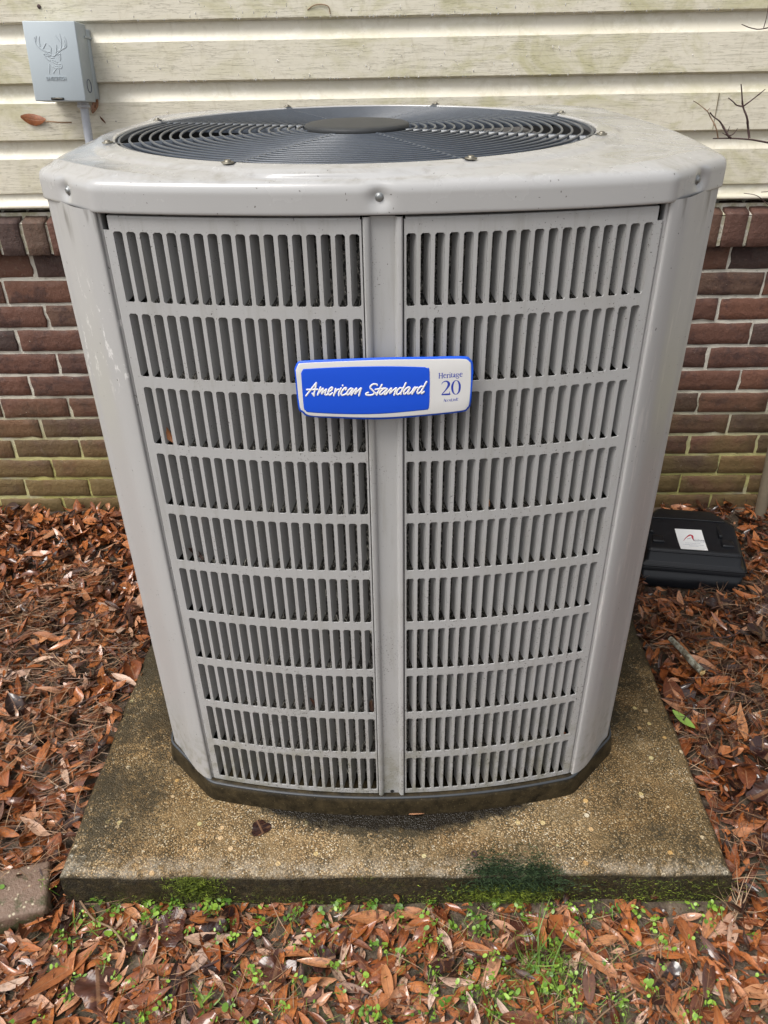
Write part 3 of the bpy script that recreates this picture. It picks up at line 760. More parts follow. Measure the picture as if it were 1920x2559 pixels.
# fan well
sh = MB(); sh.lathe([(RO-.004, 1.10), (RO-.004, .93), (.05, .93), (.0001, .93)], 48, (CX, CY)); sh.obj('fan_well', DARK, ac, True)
fan = empty('fan', (CX, CY, 0)); fan.parent = ac
hb = MB(); hb.lathe([(.055, .98), (.055, 1.055), (.0001, 1.056)], 24); hb.obj('motor', DARK, fan)
bm_ = MB(); bm_.grid([[(r, math.sin(a)*r, 1.030+.035*(a)/.5*(r/.33)) if False else (r*math.cos(a), r*math.sin(a), 1.080+.018*(a/.62)) for r in [.05+.045*i for i in range(7)]] for a in [-.70+.175*i for i in range(9)]])
bme = mesh_of('blade', bm_.v, bm_.f, BLADE, True)
for q in range(4): obj('blade', bme, fan, (0, 0, 0), (0, 0, q*PI/2+.15))
# fan grille
grille = empty('fan_grille', (CX, CY, 0)); grille.parent = ac
def dome(r): return 1.1082+.0022*(1-(r/RO)**2)
NRING = 19; RIN, ROUT = .092, .3550
def ring_mesh(r):
    mb = MB(); z = dome(r); sec = [(-.0016, -.0024), (-.0019, -.0008), (-.0011, .0005), (.0011, .0005), (.0019, -.0008), (.0016, -.0024)]
    rows = []
    for j in range(112):
        a = 2*PI*j/112
        d = (a/(PI/4)+.5) % 1.0                                # the ribs are moulded between eight spokes
        k = abs(d-.5)*2; lift = .0008*max(0, (k-.85)/.15)
        rows.append([((r+u)*math.cos(a), (r+u)*math.sin(a), z+h+lift) for u, h in sec])
    n = len(sec); m = len(rows)
    mb.add([p for q in rows for p in q], [(i*n+j, ((i+1) % m)*n+j, ((i+1) % m)*n+j+1, i*n+j+1) for i in range(m) for j in range(n-1)])
    return mesh_of('grille_ring', mb.v, mb.f, GRILLE, True)
for i in range(NRING):
    obj('grille_ring', ring_mesh(RIN+(ROUT-RIN)*i/(NRING-1)), grille)
sp_ = MB()
for w, zt_, zb_ in ((.0032, .0022, -.012),):
    rows = []
    for i in range(30):
        r = .06+(RO+.012-.06)*i/29; z = dome(min(r, RO))-.0015
        rows.append([(r, -w, z+zb_), (r, -w*.8, z+zt_-.001), (r, 0, z+zt_), (r, w*.8, z+zt_-.001), (r, w, z+zb_)])
    sp_.grid(rows)
spm = mesh_of('grille_spoke', sp_.v, sp_.f, GRILLE, True)
for q in range(8): obj('grille_spoke', spm, grille, (0, 0, 0), (0, 0, q*PI/4+PI/8))
hc = MB(); hc.lathe([(.074, 1.104), (.0800, 1.1055), (.0812, 1.112), (.0800, 1.1152), (.0765, 1.1166), (.06, 1.1172), (.0001, 1.1176)], 56); hc.obj('hub_cap', CAP, grille, True)
gs = screw_mesh(.0046, 'grille_screw', SCREW)
for q in range(8):
    a = q*PI/4+PI/8; rr = .3720
    o = obj('grille_screw', gs, grille, (rr*math.cos(a), rr*math.sin(a), 1.1112), (.06*math.sin(q), .05, a))
    tb = MB(); tb.grid([[(RO-.010, -.006, 1.1085), (RO-.010, .006, 1.1085)], [(RO+.004, -.006, 1.1112), (RO+.004, .006, 1.1112)], [(rr+.004, -.005, 1.1114), (rr+.004, .005, 1.1114)]])
    tb.obj('grille_tab', GRILLE, grille, True, rot=(0, 0, a))
# badge
BZ = 0.858
def badge_place(u, v, h): return (u*.001, -0.4325-h*.001+.30*(u*.001)**2, BZ+v*.001)
def plate(mb, outline, h0, h1, nx=56):
    P = catmull([(a, b-858) for a, b in outline]+[(outline[0][0], outline[0][1]-858)], 1.2)
    x0 = min(p.x for p in P)+.05; x1 = max(p.x for p in P)-.05; cols = []
    for i in range(nx+1):
        t = i/nx; x = x0+(x1-x0)*(.5-.5*math.cos(PI*t)); zs_ = []
        for a, b in zip(P[:-1], P[1:]):
            if (a.x-x)*(b.x-x) <= 0 and abs(a.x-b.x) > 1e-9: zs_.append(a.y+(b.y-a.y)*(x-a.x)/(b.x-a.x))
        cols.append((x, min(zs_), max(zs_)))
    rows = [[badge_place(x, lo+.8, h0) for x, lo, hi in cols], [badge_place(x, lo, h0+.6*(h1-h0)) for x, lo, hi in cols], [badge_place(x, lo+min(1, (hi-lo)*.1), h1) for x, lo, hi in cols]]
    for t in (.25, .5, .75): rows.append([badge_place(x, lo+(hi-lo)*t, h1) for x, lo, hi in cols])
    rows += [[badge_place(x, hi-min(1, (hi-lo)*.1), h1) for x, lo, hi in cols], [badge_place(x, hi, h0+.6*(h1-h0)) for x, lo, hi in cols], [badge_place(x, hi-.8, h0) for x, lo, hi in cols]]
    k = len(mb.v); n = len(cols); mb.grid(rows)
    for c in (0, n-1): mb.f.append(tuple(k+i*n+c for i in range(len(rows)))[::(1 if c else -1)])
OUTER=[(-112.8,884.5),(-109.0,892.0),(-100.9,895.0),(-47.8,897.4),(2.1,898.7),(51.8,898.3),(97.2,897.5),(105.9,893.7),(109.8,886.1),(110.0,865.4),(109.3,833.9),(105.9,825.9),(98.7,821.9),(52.9,818.2),(-6.6,814.6),(-66.2,816.8),(-98.9,818.7),(-107.4,824.5),(-112.0,832.6)]
INNER=[(-111.2,882.9),(-108.0,889.8),(-101.4,892.7),(-48.0,895.3),(2.0,896.6),(51.8,896.0),(95.9,894.9),(104.3,891.3),(107.3,883.1),(107.4,837.1),(104.4,828.3),(97.2,824.3),(52.9,820.6),(-6.5,817.7),(-66.0,819.2),(-97.3,820.8),(-105.6,826.9),(-109.9,834.2)]
FIELD=[(-104.9,879.0),(-102.4,883.6),(-97.2,885.1),(-48.2,887.6),(1.9,887.9),(44.8,886.0),(52.0,884.4),(55.6,879.8),(55.9,834.4),(53.5,828.8),(48.4,827.2),(-6.4,823.3),(-51.0,823.2),(-96.9,825.5),(-102.7,828.5),(-104.8,834.2)]
bd = MB(); plate(bd, OUTER, -4, 0); badge = bd.obj('badge', BLUE, ac, True)
b1 = MB(); plate(b1, INNER, -.4, .15); b1.obj('badge_plate', BRUSHED, badge, True)
b2 = MB(); plate(b2, FIELD, 0, .35); b2.obj('badge_field', BLUEP, badge, True)
bs = MB(); bs.box((-.008, -.430, .845), (.008, -.4105, .87)); bs.obj('badge_mount', DARK, badge)
SCRIPT = [[(-100.5,-9.2),(-86.5,8.3)],[(-86.5,8.3),(-88.1,0.7),(-90.0,-5.7),(-90.4,-9.0)],[(-92.4,-6.0),(-90.4,-9.0)],[(-98.9,-1.0),(-85.2,-0.5)],[(-81.3,2.4),(-85.6,-7.8)],[(-85.0,-6.4),(-81.5,-2.6),(-78.3,0.9),(-79.1,-2.9),(-80.5,-6.7),(-77.1,-2.9),(-74.0,-0.3),(-75.6,-4.7),(-76.0,-7.6),(-74.1,-7.9),(-71.8,-5.9)],[(-71.7,-3.8),(-67.8,-1.8),(-66.3,1.7),(-67.3,2.4),(-69.9,0.3),(-71.8,-3.5),(-72.1,-6.5),(-70.3,-8.2),(-66.9,-5.3)],[(-62.2,0.5),(-65.1,-8.6)],[(-64.2,-6.0),(-60.7,-1.3),(-58.5,-0.4)],[(-55.4,1.3),(-58.4,-4.8),(-58.8,-8.4)],[(-53.5,5.0),(-53.3,4.6)],[(-49.7,-0.8),(-48.8,1.4),(-50.7,1.6),(-54.2,-2.5),(-55.7,-6.0),(-54.7,-8.3),(-51.7,-7.6),(-48.3,-5.5)],[(-41.5,0.3),(-43.1,1.0),(-46.5,-2.0),(-48.3,-5.5),(-47.9,-7.9),(-45.6,-6.7),(-40.7,0.3),(-43.1,-5.6),(-42.9,-7.9)],[(-40.7,0.3),(-42.4,-7.6)],[(-42.1,-6.8),(-39.5,-3.2),(-36.1,1.1),(-36.7,-2.7),(-38.2,-6.8),(-34.6,-2.7),(-30.3,1.1),(-31.9,-3.9),(-33.2,-8.9)],[(-10.0,5.0),(-11.0,6.2),(-14.5,6.4),(-17.8,4.2),(-18.7,1.3),(-15.8,-2.0),(-13.7,-5.2),(-16.0,-7.9),(-20.9,-8.6),(-24.2,-7.8),(-24.1,-6.0),(-21.6,-5.0)],[(-4.0,5.5),(-8.2,-2.9),(-10.8,-8.2)],[(-12.3,-0.8),(-5.4,-0.0),(0.5,0.6)],[(-11.8,-5.3),(-10.8,-8.2)],[(0.5,0.6),(-2.2,-0.3),(-6.1,-4.1),(-6.9,-7.1),(-5.0,-7.7),(-1.2,-4.2),(2.7,-0.1),(0.5,-4.2),(-1.2,-7.7),(1.0,-7.4)],[(1.0,-7.4),(5.4,-1.9),(7.9,0.6),(6.5,-4.2),(5.9,-6.6),(9.8,-2.5),(14.1,0.7),(12.5,-4.3),(11.3,-8.7)],[(20.7,0.3),(18.5,0.6),(15.2,-3.1),(14.4,-6.7),(15.7,-8.2),(18.4,-6.7),(21.7,-2.6),(26.1,7.3)],[(22.8,0.9),(20.1,-5.0),(19.8,-7.6)],[(30.4,1.4),(28.3,1.1),(24.4,-2.6),(23.4,-6.2),(24.4,-7.9),(27.7,-5.0),(31.5,0.8),(29.3,-4.5),(28.8,-7.7),(32.6,-5.7),(36.9,0.8)],[(37.5,1.3),(35.9,-3.3),(34.0,-7.7)],[(35.1,-5.7),(38.6,-0.4),(40.2,1.0),(41.3,0.4)],[(46.7,1.8),(45.1,2.1),(41.8,-1.6),(40.5,-5.1),(41.3,-7.5),(44.6,-5.2),(47.8,0.1),(52.0,8.2)],[(48.6,1.8),(45.9,-4.6),(46.0,-7.6),(48.9,-5.2)]]
SERIF = [[(70.9,4.0,0.47),(72.0,6.1,0.88),(74.1,7.5,1.25),(76.5,8.0,1.72),(78.9,6.8,2.51),(80.1,4.3,3.29),(79.7,1.7,2.98),(78.0,-1.6,2.04),(75.6,-4.8,1.41),(73.0,-8.1,1.1),(71.5,-10.2,0.94)],[(71.7,-10.2,1.57),(77.0,-9.9,2.35),(81.4,-9.8,2.35)],[(81.1,-9.1,1.13),(81.5,-6.2,0.47)],[(94.1,-0.9,2.76),(93.9,-3.8,2.63),(93.3,-6.5,2.26),(92.2,-8.5,1.73),(90.9,-9.9,1.14),(89.4,-10.3,0.69),(87.9,-9.9,1.14),(86.6,-8.5,1.73),(85.5,-6.4,2.26),(84.8,-3.7,2.63),(84.5,-0.8,2.76),(84.7,2.1,2.63),(85.4,4.7,2.26),(86.4,6.8,1.73),(87.8,8.1,1.14),(89.2,8.5,0.69),(90.7,8.0,1.14),(92.1,6.7,1.73),(93.2,4.6,2.26),(93.9,2.0,2.63),(94.1,-0.9,2.76)],[(67.9,18.9,1.19),(67.9,12.3,1.19)],[(71.4,18.8,1.19),(71.5,12.3,1.19)],[(68.0,15.9,0.56),(71.5,15.8,0.56)],[(66.9,18.9,0.47),(68.8,18.9,0.47)],[(67.0,12.4,0.47),(69.0,12.3,0.47)],[(70.4,18.8,0.47),(72.3,18.8,0.47)],[(70.6,12.3,0.47),(72.5,12.3,0.47)],[(73.2,15.2,0.5),(76.4,15.8,0.5),(75.9,17.1,0.69),(74.4,17.3,0.75),(73.3,15.7,1.19),(73.7,13.5,1.13),(75.0,12.7,0.81),(76.3,13.3,0.44)],[(77.9,17.0,1.0),(77.9,12.5,1.13)],[(78.1,15.7,0.47),(78.8,16.9,0.75),(79.6,17.0,0.81)],[(77.0,12.5,0.44),(79.0,12.5,0.44)],[(81.2,16.8,1.07),(81.3,12.8,1.13)],[(81.2,19.0,1.07),(81.2,18.9,1.07)],[(80.4,12.8,0.44),(82.2,12.8,0.44)],[(80.3,16.7,0.44),(81.2,16.8,0.44)],[(83.2,18.5,0.56),(83.3,13.9,1.13),(83.8,13.1,0.75),(84.6,13.3,0.44)],[(82.4,17.3,0.5),(84.5,17.4,0.5)],[(85.4,16.2,0.56),(86.2,17.3,0.69),(87.3,16.9,1.07),(87.3,13.4,1.07),(88.4,13.2,0.5)],[(87.1,15.4,0.44),(85.4,14.4,0.94),(85.7,13.3,0.88),(87.1,14.0,0.5)],[(91.7,16.3,0.94),(91.5,15.6,0.87),(91.1,15.1,0.69),(90.5,15.0,0.44),(89.8,15.1,0.69),(89.4,15.6,0.87),(89.2,16.3,0.94),(89.3,17.0,0.87),(89.8,17.5,0.69),(90.4,17.6,0.44),(91.0,17.4,0.69),(91.5,17.0,0.87),(91.7,16.3,0.94)],[(91.3,17.0,0.44),(92.4,17.2,0.56)],[(89.7,15.0,0.5),(89.3,14.1,0.69),(91.0,13.7,0.81),(92.3,13.1,0.88),(92.2,11.9,0.63),(90.5,11.1,0.63),(89.0,11.7,0.63),(89.5,13.5,0.44)],[(93.5,15.9,0.5),(96.7,16.6,0.5),(96.2,17.8,0.69),(94.7,18.0,0.75),(93.6,16.5,1.19),(94.1,14.2,1.13),(95.4,13.5,0.81),(96.7,14.1,0.44)],[(74.2,-20.0,0.31),(75.3,-16.1,0.44),(76.4,-19.9,0.81)],[(74.6,-18.5,0.31),(75.9,-18.4,0.31)],[(78.2,-17.4,0.38),(77.4,-17.1,0.38),(76.9,-18.4,0.69),(77.5,-19.8,0.44),(78.3,-19.5,0.31)],[(80.4,-17.3,0.38),(79.6,-17.0,0.38),(79.0,-18.3,0.69),(79.7,-19.7,0.44),(80.4,-19.4,0.31)],[(81.4,-17.0,0.63),(81.6,-19.0,0.63),(82.4,-19.5,0.44),(83.0,-19.0,0.38)],[(83.0,-16.9,0.63),(83.0,-19.5,0.63)],[(84.4,-15.9,0.69),(84.4,-19.5,0.69),(85.7,-19.4,0.44)],[(86.5,-16.9,0.63),(86.5,-19.3,0.63)],[(86.4,-15.8,0.5),(86.4,-15.9,0.5)],[(87.6,-16.8,0.63),(87.7,-19.2,0.63)],[(87.7,-17.2,0.31),(88.6,-16.7,0.5),(89.1,-17.4,0.63),(89.1,-19.2,0.63)],[(90.4,-15.3,0.63),(90.5,-19.1,0.63)],[(90.6,-17.8,0.31),(91.6,-16.6,0.31)],[(90.9,-17.6,0.44),(92.3,-19.0,0.56)],[(91.2,-15.5,0.28),(91.2,-16.5,0.28)],[(90.9,-15.5,0.28),(91.6,-15.4,0.28)],[(91.9,-16.5,0.28),(91.9,-15.4,0.28),(92.2,-16.0,0.28),(92.4,-15.3,0.28),(92.5,-16.3,0.28)]]
DEER = [[(-6.7,12.4),(-15.4,17.8),(-23.6,23.1),(-30.7,28.0),(-34.4,33.3),(-35.0,39.4),(-35.7,45.1)],[(-33.6,39.4),(-31.4,47.8)],[(-26.6,28.9),(-26.0,35.5),(-26.1,41.7),(-24.7,46.8)],[(-21.1,24.1),(-17.1,28.7),(-12.5,34.8)],[(-19.8,22.6),(-14.9,19.7),(-7.4,18.6),(-4.0,20.9),(-2.7,26.2),(-6.9,31.4)],[(-5.5,14.7),(-3.7,20.0)],[(7.8,14.1),(14.7,19.7),(22.4,23.9),(30.0,27.6),(32.4,32.7),(32.5,40.3),(29.2,47.4)],[(22.0,24.4),(27.6,29.0),(29.5,34.7),(28.5,39.9)],[(10.8,19.8),(17.3,23.5),(20.4,29.1),(19.5,34.8),(15.8,42.4),(11.4,49.5)],[(20.8,31.0),(22.2,41.4),(20.8,51.7)],[(4.9,12.7),(7.8,21.2),(10.5,31.2)],[(-7.3,10.0),(-14.0,14.4),(-20.6,15.0),(-19.6,10.2),(-14.2,4.8),(-8.7,1.8)],[(-16.9,12.0),(-10.6,10.0)],[(-5.4,12.8),(-0.4,10.3),(5.3,13.1)],[(-6.3,7.1),(-0.2,7.0)],[(10.3,13.1),(15.9,15.4),(13.3,9.2)],[(15.7,9.6),(12.8,2.4)],[(-4.5,3.2),(0.9,2.1),(6.9,-0.8)],[(-4.1,0.3),(1.9,-3.2),(5.0,-4.2)],[(9.5,-4.3),(14.1,-3.9),(15.2,-8.7),(12.7,-12.1),(5.2,-12.5),(-2.3,-10.9),(-5.2,-8.9)],[(-1.3,-7.0),(5.0,-8.6),(11.1,-9.2)],[(-11.5,-4.9),(-15.1,-21.5)],[(1.6,-13.4),(-2.2,-17.2),(-6.1,-21.6)],[(6.9,-14.9),(6.8,-22.3)]]
TWIG = [[(0.7088,1.0125),(0.7478,1.0123),(0.7899,1.0096),(0.812,1.006),(0.8342,1.0025),(0.8641,0.9966)],[(0.749,1.0123),(0.7393,1.0189),(0.7242,1.0395),(0.7127,1.0492),(0.702,1.0557),(0.6907,1.0648)],[(0.7198,1.0133),(0.7086,1.0354),(0.6947,1.0568),(0.6832,1.0675),(0.6666,1.0802),(0.6481,1.0888)],[(0.6841,1.0685),(0.6893,1.0742)],[(0.7899,1.0117),(0.7831,1.0333),(0.7734,1.0547),(0.7615,1.0758),(0.752,1.1017),(0.7471,1.1191)],[(0.7615,1.0758),(0.7482,1.078),(0.7375,1.0844),(0.727,1.0928)],[(0.7624,1.0768),(0.7807,1.09),(0.8008,1.1091)],[(0.7443,1.0178),(0.7517,1.0214),(0.7599,1.032)],[(0.7384,1.0254),(0.7388,1.0371)],[(0.7382,1.0184),(0.7258,1.024)]]
sc_ = MB()
for i, s in enumerate(SCRIPT): ribbon(sc_, s, 2.35, .45, .3, badge_place, .9, .012*i)
sc_.obj('badge_script', WHITE, badge, True)
se_ = MB()
for i, s in enumerate(SERIF): ribbon(se_, s, 1.0, .06, .18, badge_place, .6, .004*(i % 7))
se_.obj('badge_print', INK, badge, True)

# ------------------------------------------------------------------ concrete pad
pd = MB(); nx_, ny_ = 150, 120
def padp(x, y, z): return (x, PAD_Y0+(y-PAD_Y0)+.0082*x, z)
def pad_round(e): return -.010*max(0, 1-e/.012)**2
rows = []
ex = .004
for j in range(ny_+1):
    y = PAD_Y0+(PAD_Y1-PAD_Y0)*(j/ny_)**1.3
    row = []
    for i in range(nx_+1):
        t = i/nx_; x = PAD_X0+(PAD_X1-PAD_X0)*(.5-.5*math.cos(PI*t)*1.0)
        wob = .004*mnoise.noise((x*7, y*7, 4))+.002*mnoise.noise((x*22, y*22, 4))
        e = min(x-PAD_X0, PAD_X1-x, y-PAD_Y0)
        edge = max(0, 1-e/.03)
        row.append(padp(x+wob*edge*(1 if abs(x) > .5 else .2), y+wob*edge, pad_round(e)+.0008*mnoise.noise((x*14, y*14, 9))-.002*edge*abs(mnoise.noise((x*25, y*25, 1)))))
    rows.append(row)
pd.grid(rows)
def skirt(line, d):
    out = [line]
    for z, o in ((-.02, .0015), (-.045, .003), (-.075, .0035), (-.14, .004)):
        out.append([(p[0]+d[0]*(o+.003*mnoise.noise((p[0]*16, p[1]*16, z*30))), p[1]+d[1]*(o+.003*mnoise.noise((p[0]*16, p[1]*16, z*30))), z) for p in line])
    return out
pd.grid(skirt(rows[0], (0, -1)), flip=True); pd.grid(skirt([r[0] for r in rows], (-1, 0))); pd.grid(skirt([r[-1] for r in rows], (1, 0)), flip=True); pd.grid(skirt(rows[-1], (0, 1)))
pad = pd.obj('concrete_pad', CONCRETE, None, True, label='pebbly concrete slab with dark algae stains under the grey air conditioner', category='concrete slab')

# ------------------------------------------------------------------ disconnect box on the siding
dbx = empty('disconnect_box', (-.7535, WALL_Y, 1.1725), (-.11, .02, 0), label='small blue-grey metal electrical box with embossed deer head on the siding', category='electrical box')
c = MB(); c.box((-.0570, -.0960, -.0765), (.0570, -.0300, .0762)); cov = c.obj('cover', BOXPAINT, dbx); bevel(cov, .002, 2)
c = MB(); c.box((-.0540, -.0295, -.070), (.0570, .0, .069)); bk = c.obj('back_box', BOXPAINT, dbx); bevel(bk, .0015, 1)
c = MB(); c.box((.0572, -.050, .050), (.0600, -.006, .0535)); c.obj('hinge_lip', BOXPAINT, dbx)
c = MB(); c.tube([(.0576, -.062+.013*math.cos(a), -.045+.013*math.sin(a)) for a in [2*PI*i/20 for i in range(21)]], .0009, 5, False); c.obj('knockout', GREY_INK, cov, True)
dm = MB()
def box_place(u, v, h): return (u*.001, -.0960-h*.001, v*.001)
for i, s in enumerate(DEER): ribbon(dm, s, 2.0, .95, -.15, box_place, 1.0, .01*(i % 5))
dm.obj('deer_emblem', BOXPAINT, cov, True)
tx = text_mesh('DIVERSITECH', .0088, .0012, 'raised_lettering', BOXPAINT)
o = obj('raised_lettering', tx, cov, (-.0015, -.0963, -.0355), (PI/2, 0, 0)); o.scale = (.84, 1.15, 1)
c = MB(); c.box((-.0195, -.0985, -.0742), (.0085, -.0955, -.0695)); hsp = c.obj('hasp_slot', DARK, cov)
c = MB(); c.tube([(-.017, -.099, -.0722), (-.005, -.1000, -.0708), (.006, -.099, -.0718)], .0012, 6); c.obj('hasp', SCREW, hsp, True)
c = MB(); c.lathe([(.0001, 0), (.0135, 0), (.0135, -.011), (.0150, -.012), (.0150, -.017), (.0105, -.020)], 8); cn = c.obj('conduit_connector', CONDUIT, dbx, loc=(.030, -.040, -.070))
cd = MB(); prof = []
path = catmull([(.031, -.040, -.088), (.031, -.040, -.13), (.032, -.039, -.20), (.034, -.036, -.30), (.038, -.034, -.50), (.045, -.032, -.75)], .0035)
cd.tube(path, [.0094+.0007*(i % 2) for i in range(len(path))], 12); cd.obj('conduit', CONDUIT, dbx, True)

# ------------------------------------------------------------------ bait box
bx = empty('bait_box', (.79, 1.783, .002), (0, 0, math.radians(-8.5)), label='low black plastic bait box with a white sticker lying in the leaves', category='bait box')
def plan(l, r, f, b, k=.055):            # plan with cut back corners
    return [Vector(p) for p in ((l, f), (r, f), (r+.004, f+.05), (r+.004, b-k*1.35), (r-k*.72, b), (l+k*.72, b), (l-.004, b-k*1.35), (l-.004, f+.05))]
def bx_loop(mb, lv, flip=False, fan=None):
    rows = []
    for (l, r, f, b), zf in lv:
        P = round_poly(plan(l, r, f, b), .010); rows.append([(p.x, p.y, zf(p.y) if callable(zf) else zf) for p in P])
    if fan:                                   # close the top with shrinking copies of its rim
        cx_, cy_, zf = fan; last = rows[-1]
        for t in (.85, .65, .45, .25, .08): rows.append([(cx_+(p[0]-cx_)*t, cy_+(p[1]-cy_)*t, zf(cy_+(p[1]-cy_)*t)) for p in last])
    k = len(mb.v); mb.grid(rows, True); n = len(rows[-1]); mb.f.append(tuple(k+(len(rows)-1)*n+i for i in range(n)))
ztop = lambda y: .0565+.0165*sstep(-.105, .02, y)-.006*sstep(.02, .08, y)
lb = MB(); bx_loop(lb, [((-.128, .131, -.137, .085), -.05), ((-.127, .130, -.135, .084), .004)]); lb.obj('base_tray', BLACKP, bx, True)
lb = MB(); bx_loop(lb, [((-.132, .135, -.141, .088), .0045), ((-.131, .134, -.1395, .087), .016), ((-.128, .1305, -.136, .085), .0205), ((-.121, .1245, -.128, .081), .0225), ((-.119, .1225, -.125, .080), .026),
    ((-.117, .1205, -.119, .078), .048), ((-.1145, .1185, -.1155, .0765), .0535), ((-.110, .1145, -.110, .073), lambda y: ztop(y)-.0005), ((-.103, .108, -.103, .068), lambda y: ztop(y)+.0006)], fan=(.002, -.015, ztop))
lidb = lb.obj('box_lid', BLACKP, bx, True)
for e, zz_, r_, nm_ in ((((-.116, .1195, -.1175, .0772)), .0505, .0026, 'upper_bead'), (((-.1305, .1335, -.139, .0865)), .0175, .0030, 'lower_bead')):
    P = round_poly(plan(*e), .010); q = MB(); q.tube([(v.x, v.y, zz_) for v in P]+[(P[0].x, P[0].y, zz_)], r_, 8, False); q.obj(nm_, BLACKP, lidb, True)
rg = MB()
rg.tube(catmull([(-.108, .012, ztop(.012)), (0, .016, ztop(.016)), (.098, .014, ztop(.014))], .01), .0022, 6); rg.obj('lid_crease', BLACKP, lidb, True)
for x in (-.088, .090):
    q = MB(); q.box((x-.016, -.088, ztop(-.08)-.010), (x+.016, -.058, ztop(-.07)+.0045)); lo = q.obj('lock_boss', BLACKP, lidb); bevel(lo, .004, 3)
    q = MB(); q.box((x-.020, -.055, ztop(-.03)-.012), (x-.010, .008, ztop(-.02)+.003)); lo = q.obj('lid_rib', BLACKP, lidb); bevel(lo, .003, 2)
STK = [(-.040, -.030), (.030, -.028), (.0355, -.1085), (-.0335, -.1105)]
def stk(u, v, h=0):                         # 0..1 across, 0..1 down
    a = Vector(STK[0]).lerp(Vector(STK[1]), u); b = Vector(STK[3]).lerp(Vector(STK[2]), u); p = a.lerp(b, v)
    return (p.x, p.y, ztop(p.y)+.0016+h)
q = MB(); q.grid([[stk(i/6, j/10) for i in range(7)] for j in range(11)], flip=True); stick_o = q.obj('sticker', STICKER, lidb, True)
def sp(u, v, h): return stk(u, v, h*.0001)
def stroke_uv(mb, pts, w, h=1.0):
    # pts in sticker mm (70 x 82)
    ribbon(mb, [(a*70, b*82)+tuple(p_ for p_ in rest_) for a, b, *rest_ in pts], w, .6, 1.5, lambda u, v, hh: sp(u/70, v/82, hh*h), 1.0)
q = MB(); stroke_uv(q, [(.20, .57, .6), (.30, .44, 1.8), (.42, .33, 3.0), (.52, .27, 4.6), (.585, .31, 5.6), (.58, .41, 4.2), (.60, .51, 2.2)], 3); q.obj('red_swoosh', RED, stick_o)
q = MB(); stroke_uv(q, [(.375, .455), (.50, .415)], 1.7); q.obj('grey_dash', PALE_INK, stick_o)
def sticker_text(body, size, u, v, name, mat, sx=1.0):
    me = text_mesh(body, size, 0, name, mat)
    for vt in me.vertices:
        p = stk(u+vt.co.x*sx/.070, v-vt.co.y/.082, .0004); vt.co = p
    obj(name, me, stick_o)
sticker_text('bsolute', .0105, .785, .535, 'sticker_word', GREY_INK, .95)
rq = random.Random(5)
q = MB()
for u0, u1, v in ((.26, .80, .655), (.155, .90, .735), (.36, .69, .80), (.62, .97, .575)):
    u = u0
    while u < u1:                            # print too small to read
        w = rq.uniform(.012, .028); stroke_uv(q, [(u, v), (min(u1, u+w), v)], 1.3); u += w+rq.choice([.012, .013, .03])
q.obj('small_print', PALE_INK, stick_o)

# ------------------------------------------------------------------ pipe, paver, edging, branch, stick
q = MB(); pts = catmull([(1.090, 1.985, -.06), (1.083, 1.985, .05), (1.074, 1.988, .20), (1.060, 1.99, .36)], .03); q.tube(pts, .0165, 14)
q.obj('pipe', PIPEM, None, True, label='weathered brownish pipe standing against the brick at the right edge', category='pipe')
q = MB(); q.box((-.10, -.048, -.12), (.10, .048, -.004)); o = q.obj('paving_brick', PAVER, None, False, loc=(-.724, .768, -.029), rot=(.05, .03, .28), label='speckled red paving brick beside the left corner of the slab', category='paving brick')
bevel(o, .008, 3)
q = MB(); q.box((-.06, -.05, -.10), (.09, .045, -.012)); o = q.obj('edging_stone', EDGING, None, False, loc=(.672, .826, -.044), rot=(.10, .06, -.3), label='dark mossy stone block beside the right corner of the slab', category='stone block')
bevel(o, .014, 3)
def branch(name, label, polys, rads, mats, dy):
    root = None
    for i, (pl, r) in enumerate(zip(polys, rads)):
        pts = [(x, 1.93+dy*math.sin(3*k+i)*.5, z) for k, (x, z) in enumerate(pl)]
        if i == 0: pts[0] = (pl[0][0], 1.93, pl[0][1])
        else: pts[0] = (pl[0][0], 1.93, pl[0][1])
        P = catmull(pts, .006) if len(pts) > 2 else [Vector(a) for a in pts]
        n = len(P); rr = [r*(1-.55*k/max(1, n-1))*(1.35 if k % 7 == 5 else 1) for k in range(n)]
        if i == 0: rr = [r*(.6+.5*k/max(1, n-1)) for k in range(n)]
        q = MB(); q.tube([tuple(v) for v in P], rr, 6)
        if root is None: root = q.obj(name, mats[i], None, True, label=label, category='branch', group='bare branches before the siding')
        else: q.obj('twig', mats[i], root, True)
tw_m = [BARK, BARK, TANBARK, TANBARK]+[BARK]*6
branch('bare_branch', 'bare reddish branch with several forked twigs above the right corner of the unit', TWIG, [.0022, .0025, .0016, .0009, .0027, .0019, .0018, .0015, .0012, .0011], tw_m, .01)
branch('bare_branch', 'bare twig tip entering at the upper right edge before the siding', [[(.7224, 1.2297), (.7458, 1.2224), (.7702, 1.2212), (.8245, 1.2343)], [(.77, 1.2225), (.7705, 1.2433), (.7702, 1.2635)]], [.0014, .001], [BARK, BARK], .006)
branch('bare_branch', 'bare twig low at the right edge before the white starter strip', [[(.8048, .8955), (.8355, .890), (.8641, .8718), (.9317, .8294)], [(.8444, .8975), (.8703, .9002), (.9, .907)]], [.0013, .0009], [BARK, BARK], .006)
stk_root = empty('broken_stick', (.652, 1.32, .010), label='short broken stick with pale lichen bark and a yellow snapped end in the leaves', category='stick')
q = MB(); P = catmull([(-.020, .058, .006), (-.004, .010, .008), (.006, -.022, .006), (.018, -.052, .006)], .006)
q.tube([tuple(p) for p in P], [.0062+.0007*mnoise.noise((k*.9, 0, 0))+.0025*k/len(P) for k in range(len(P))], 10); q.obj('bark', STICKM, stk_root, True)
q = MB(); rr_ = random.Random(2)
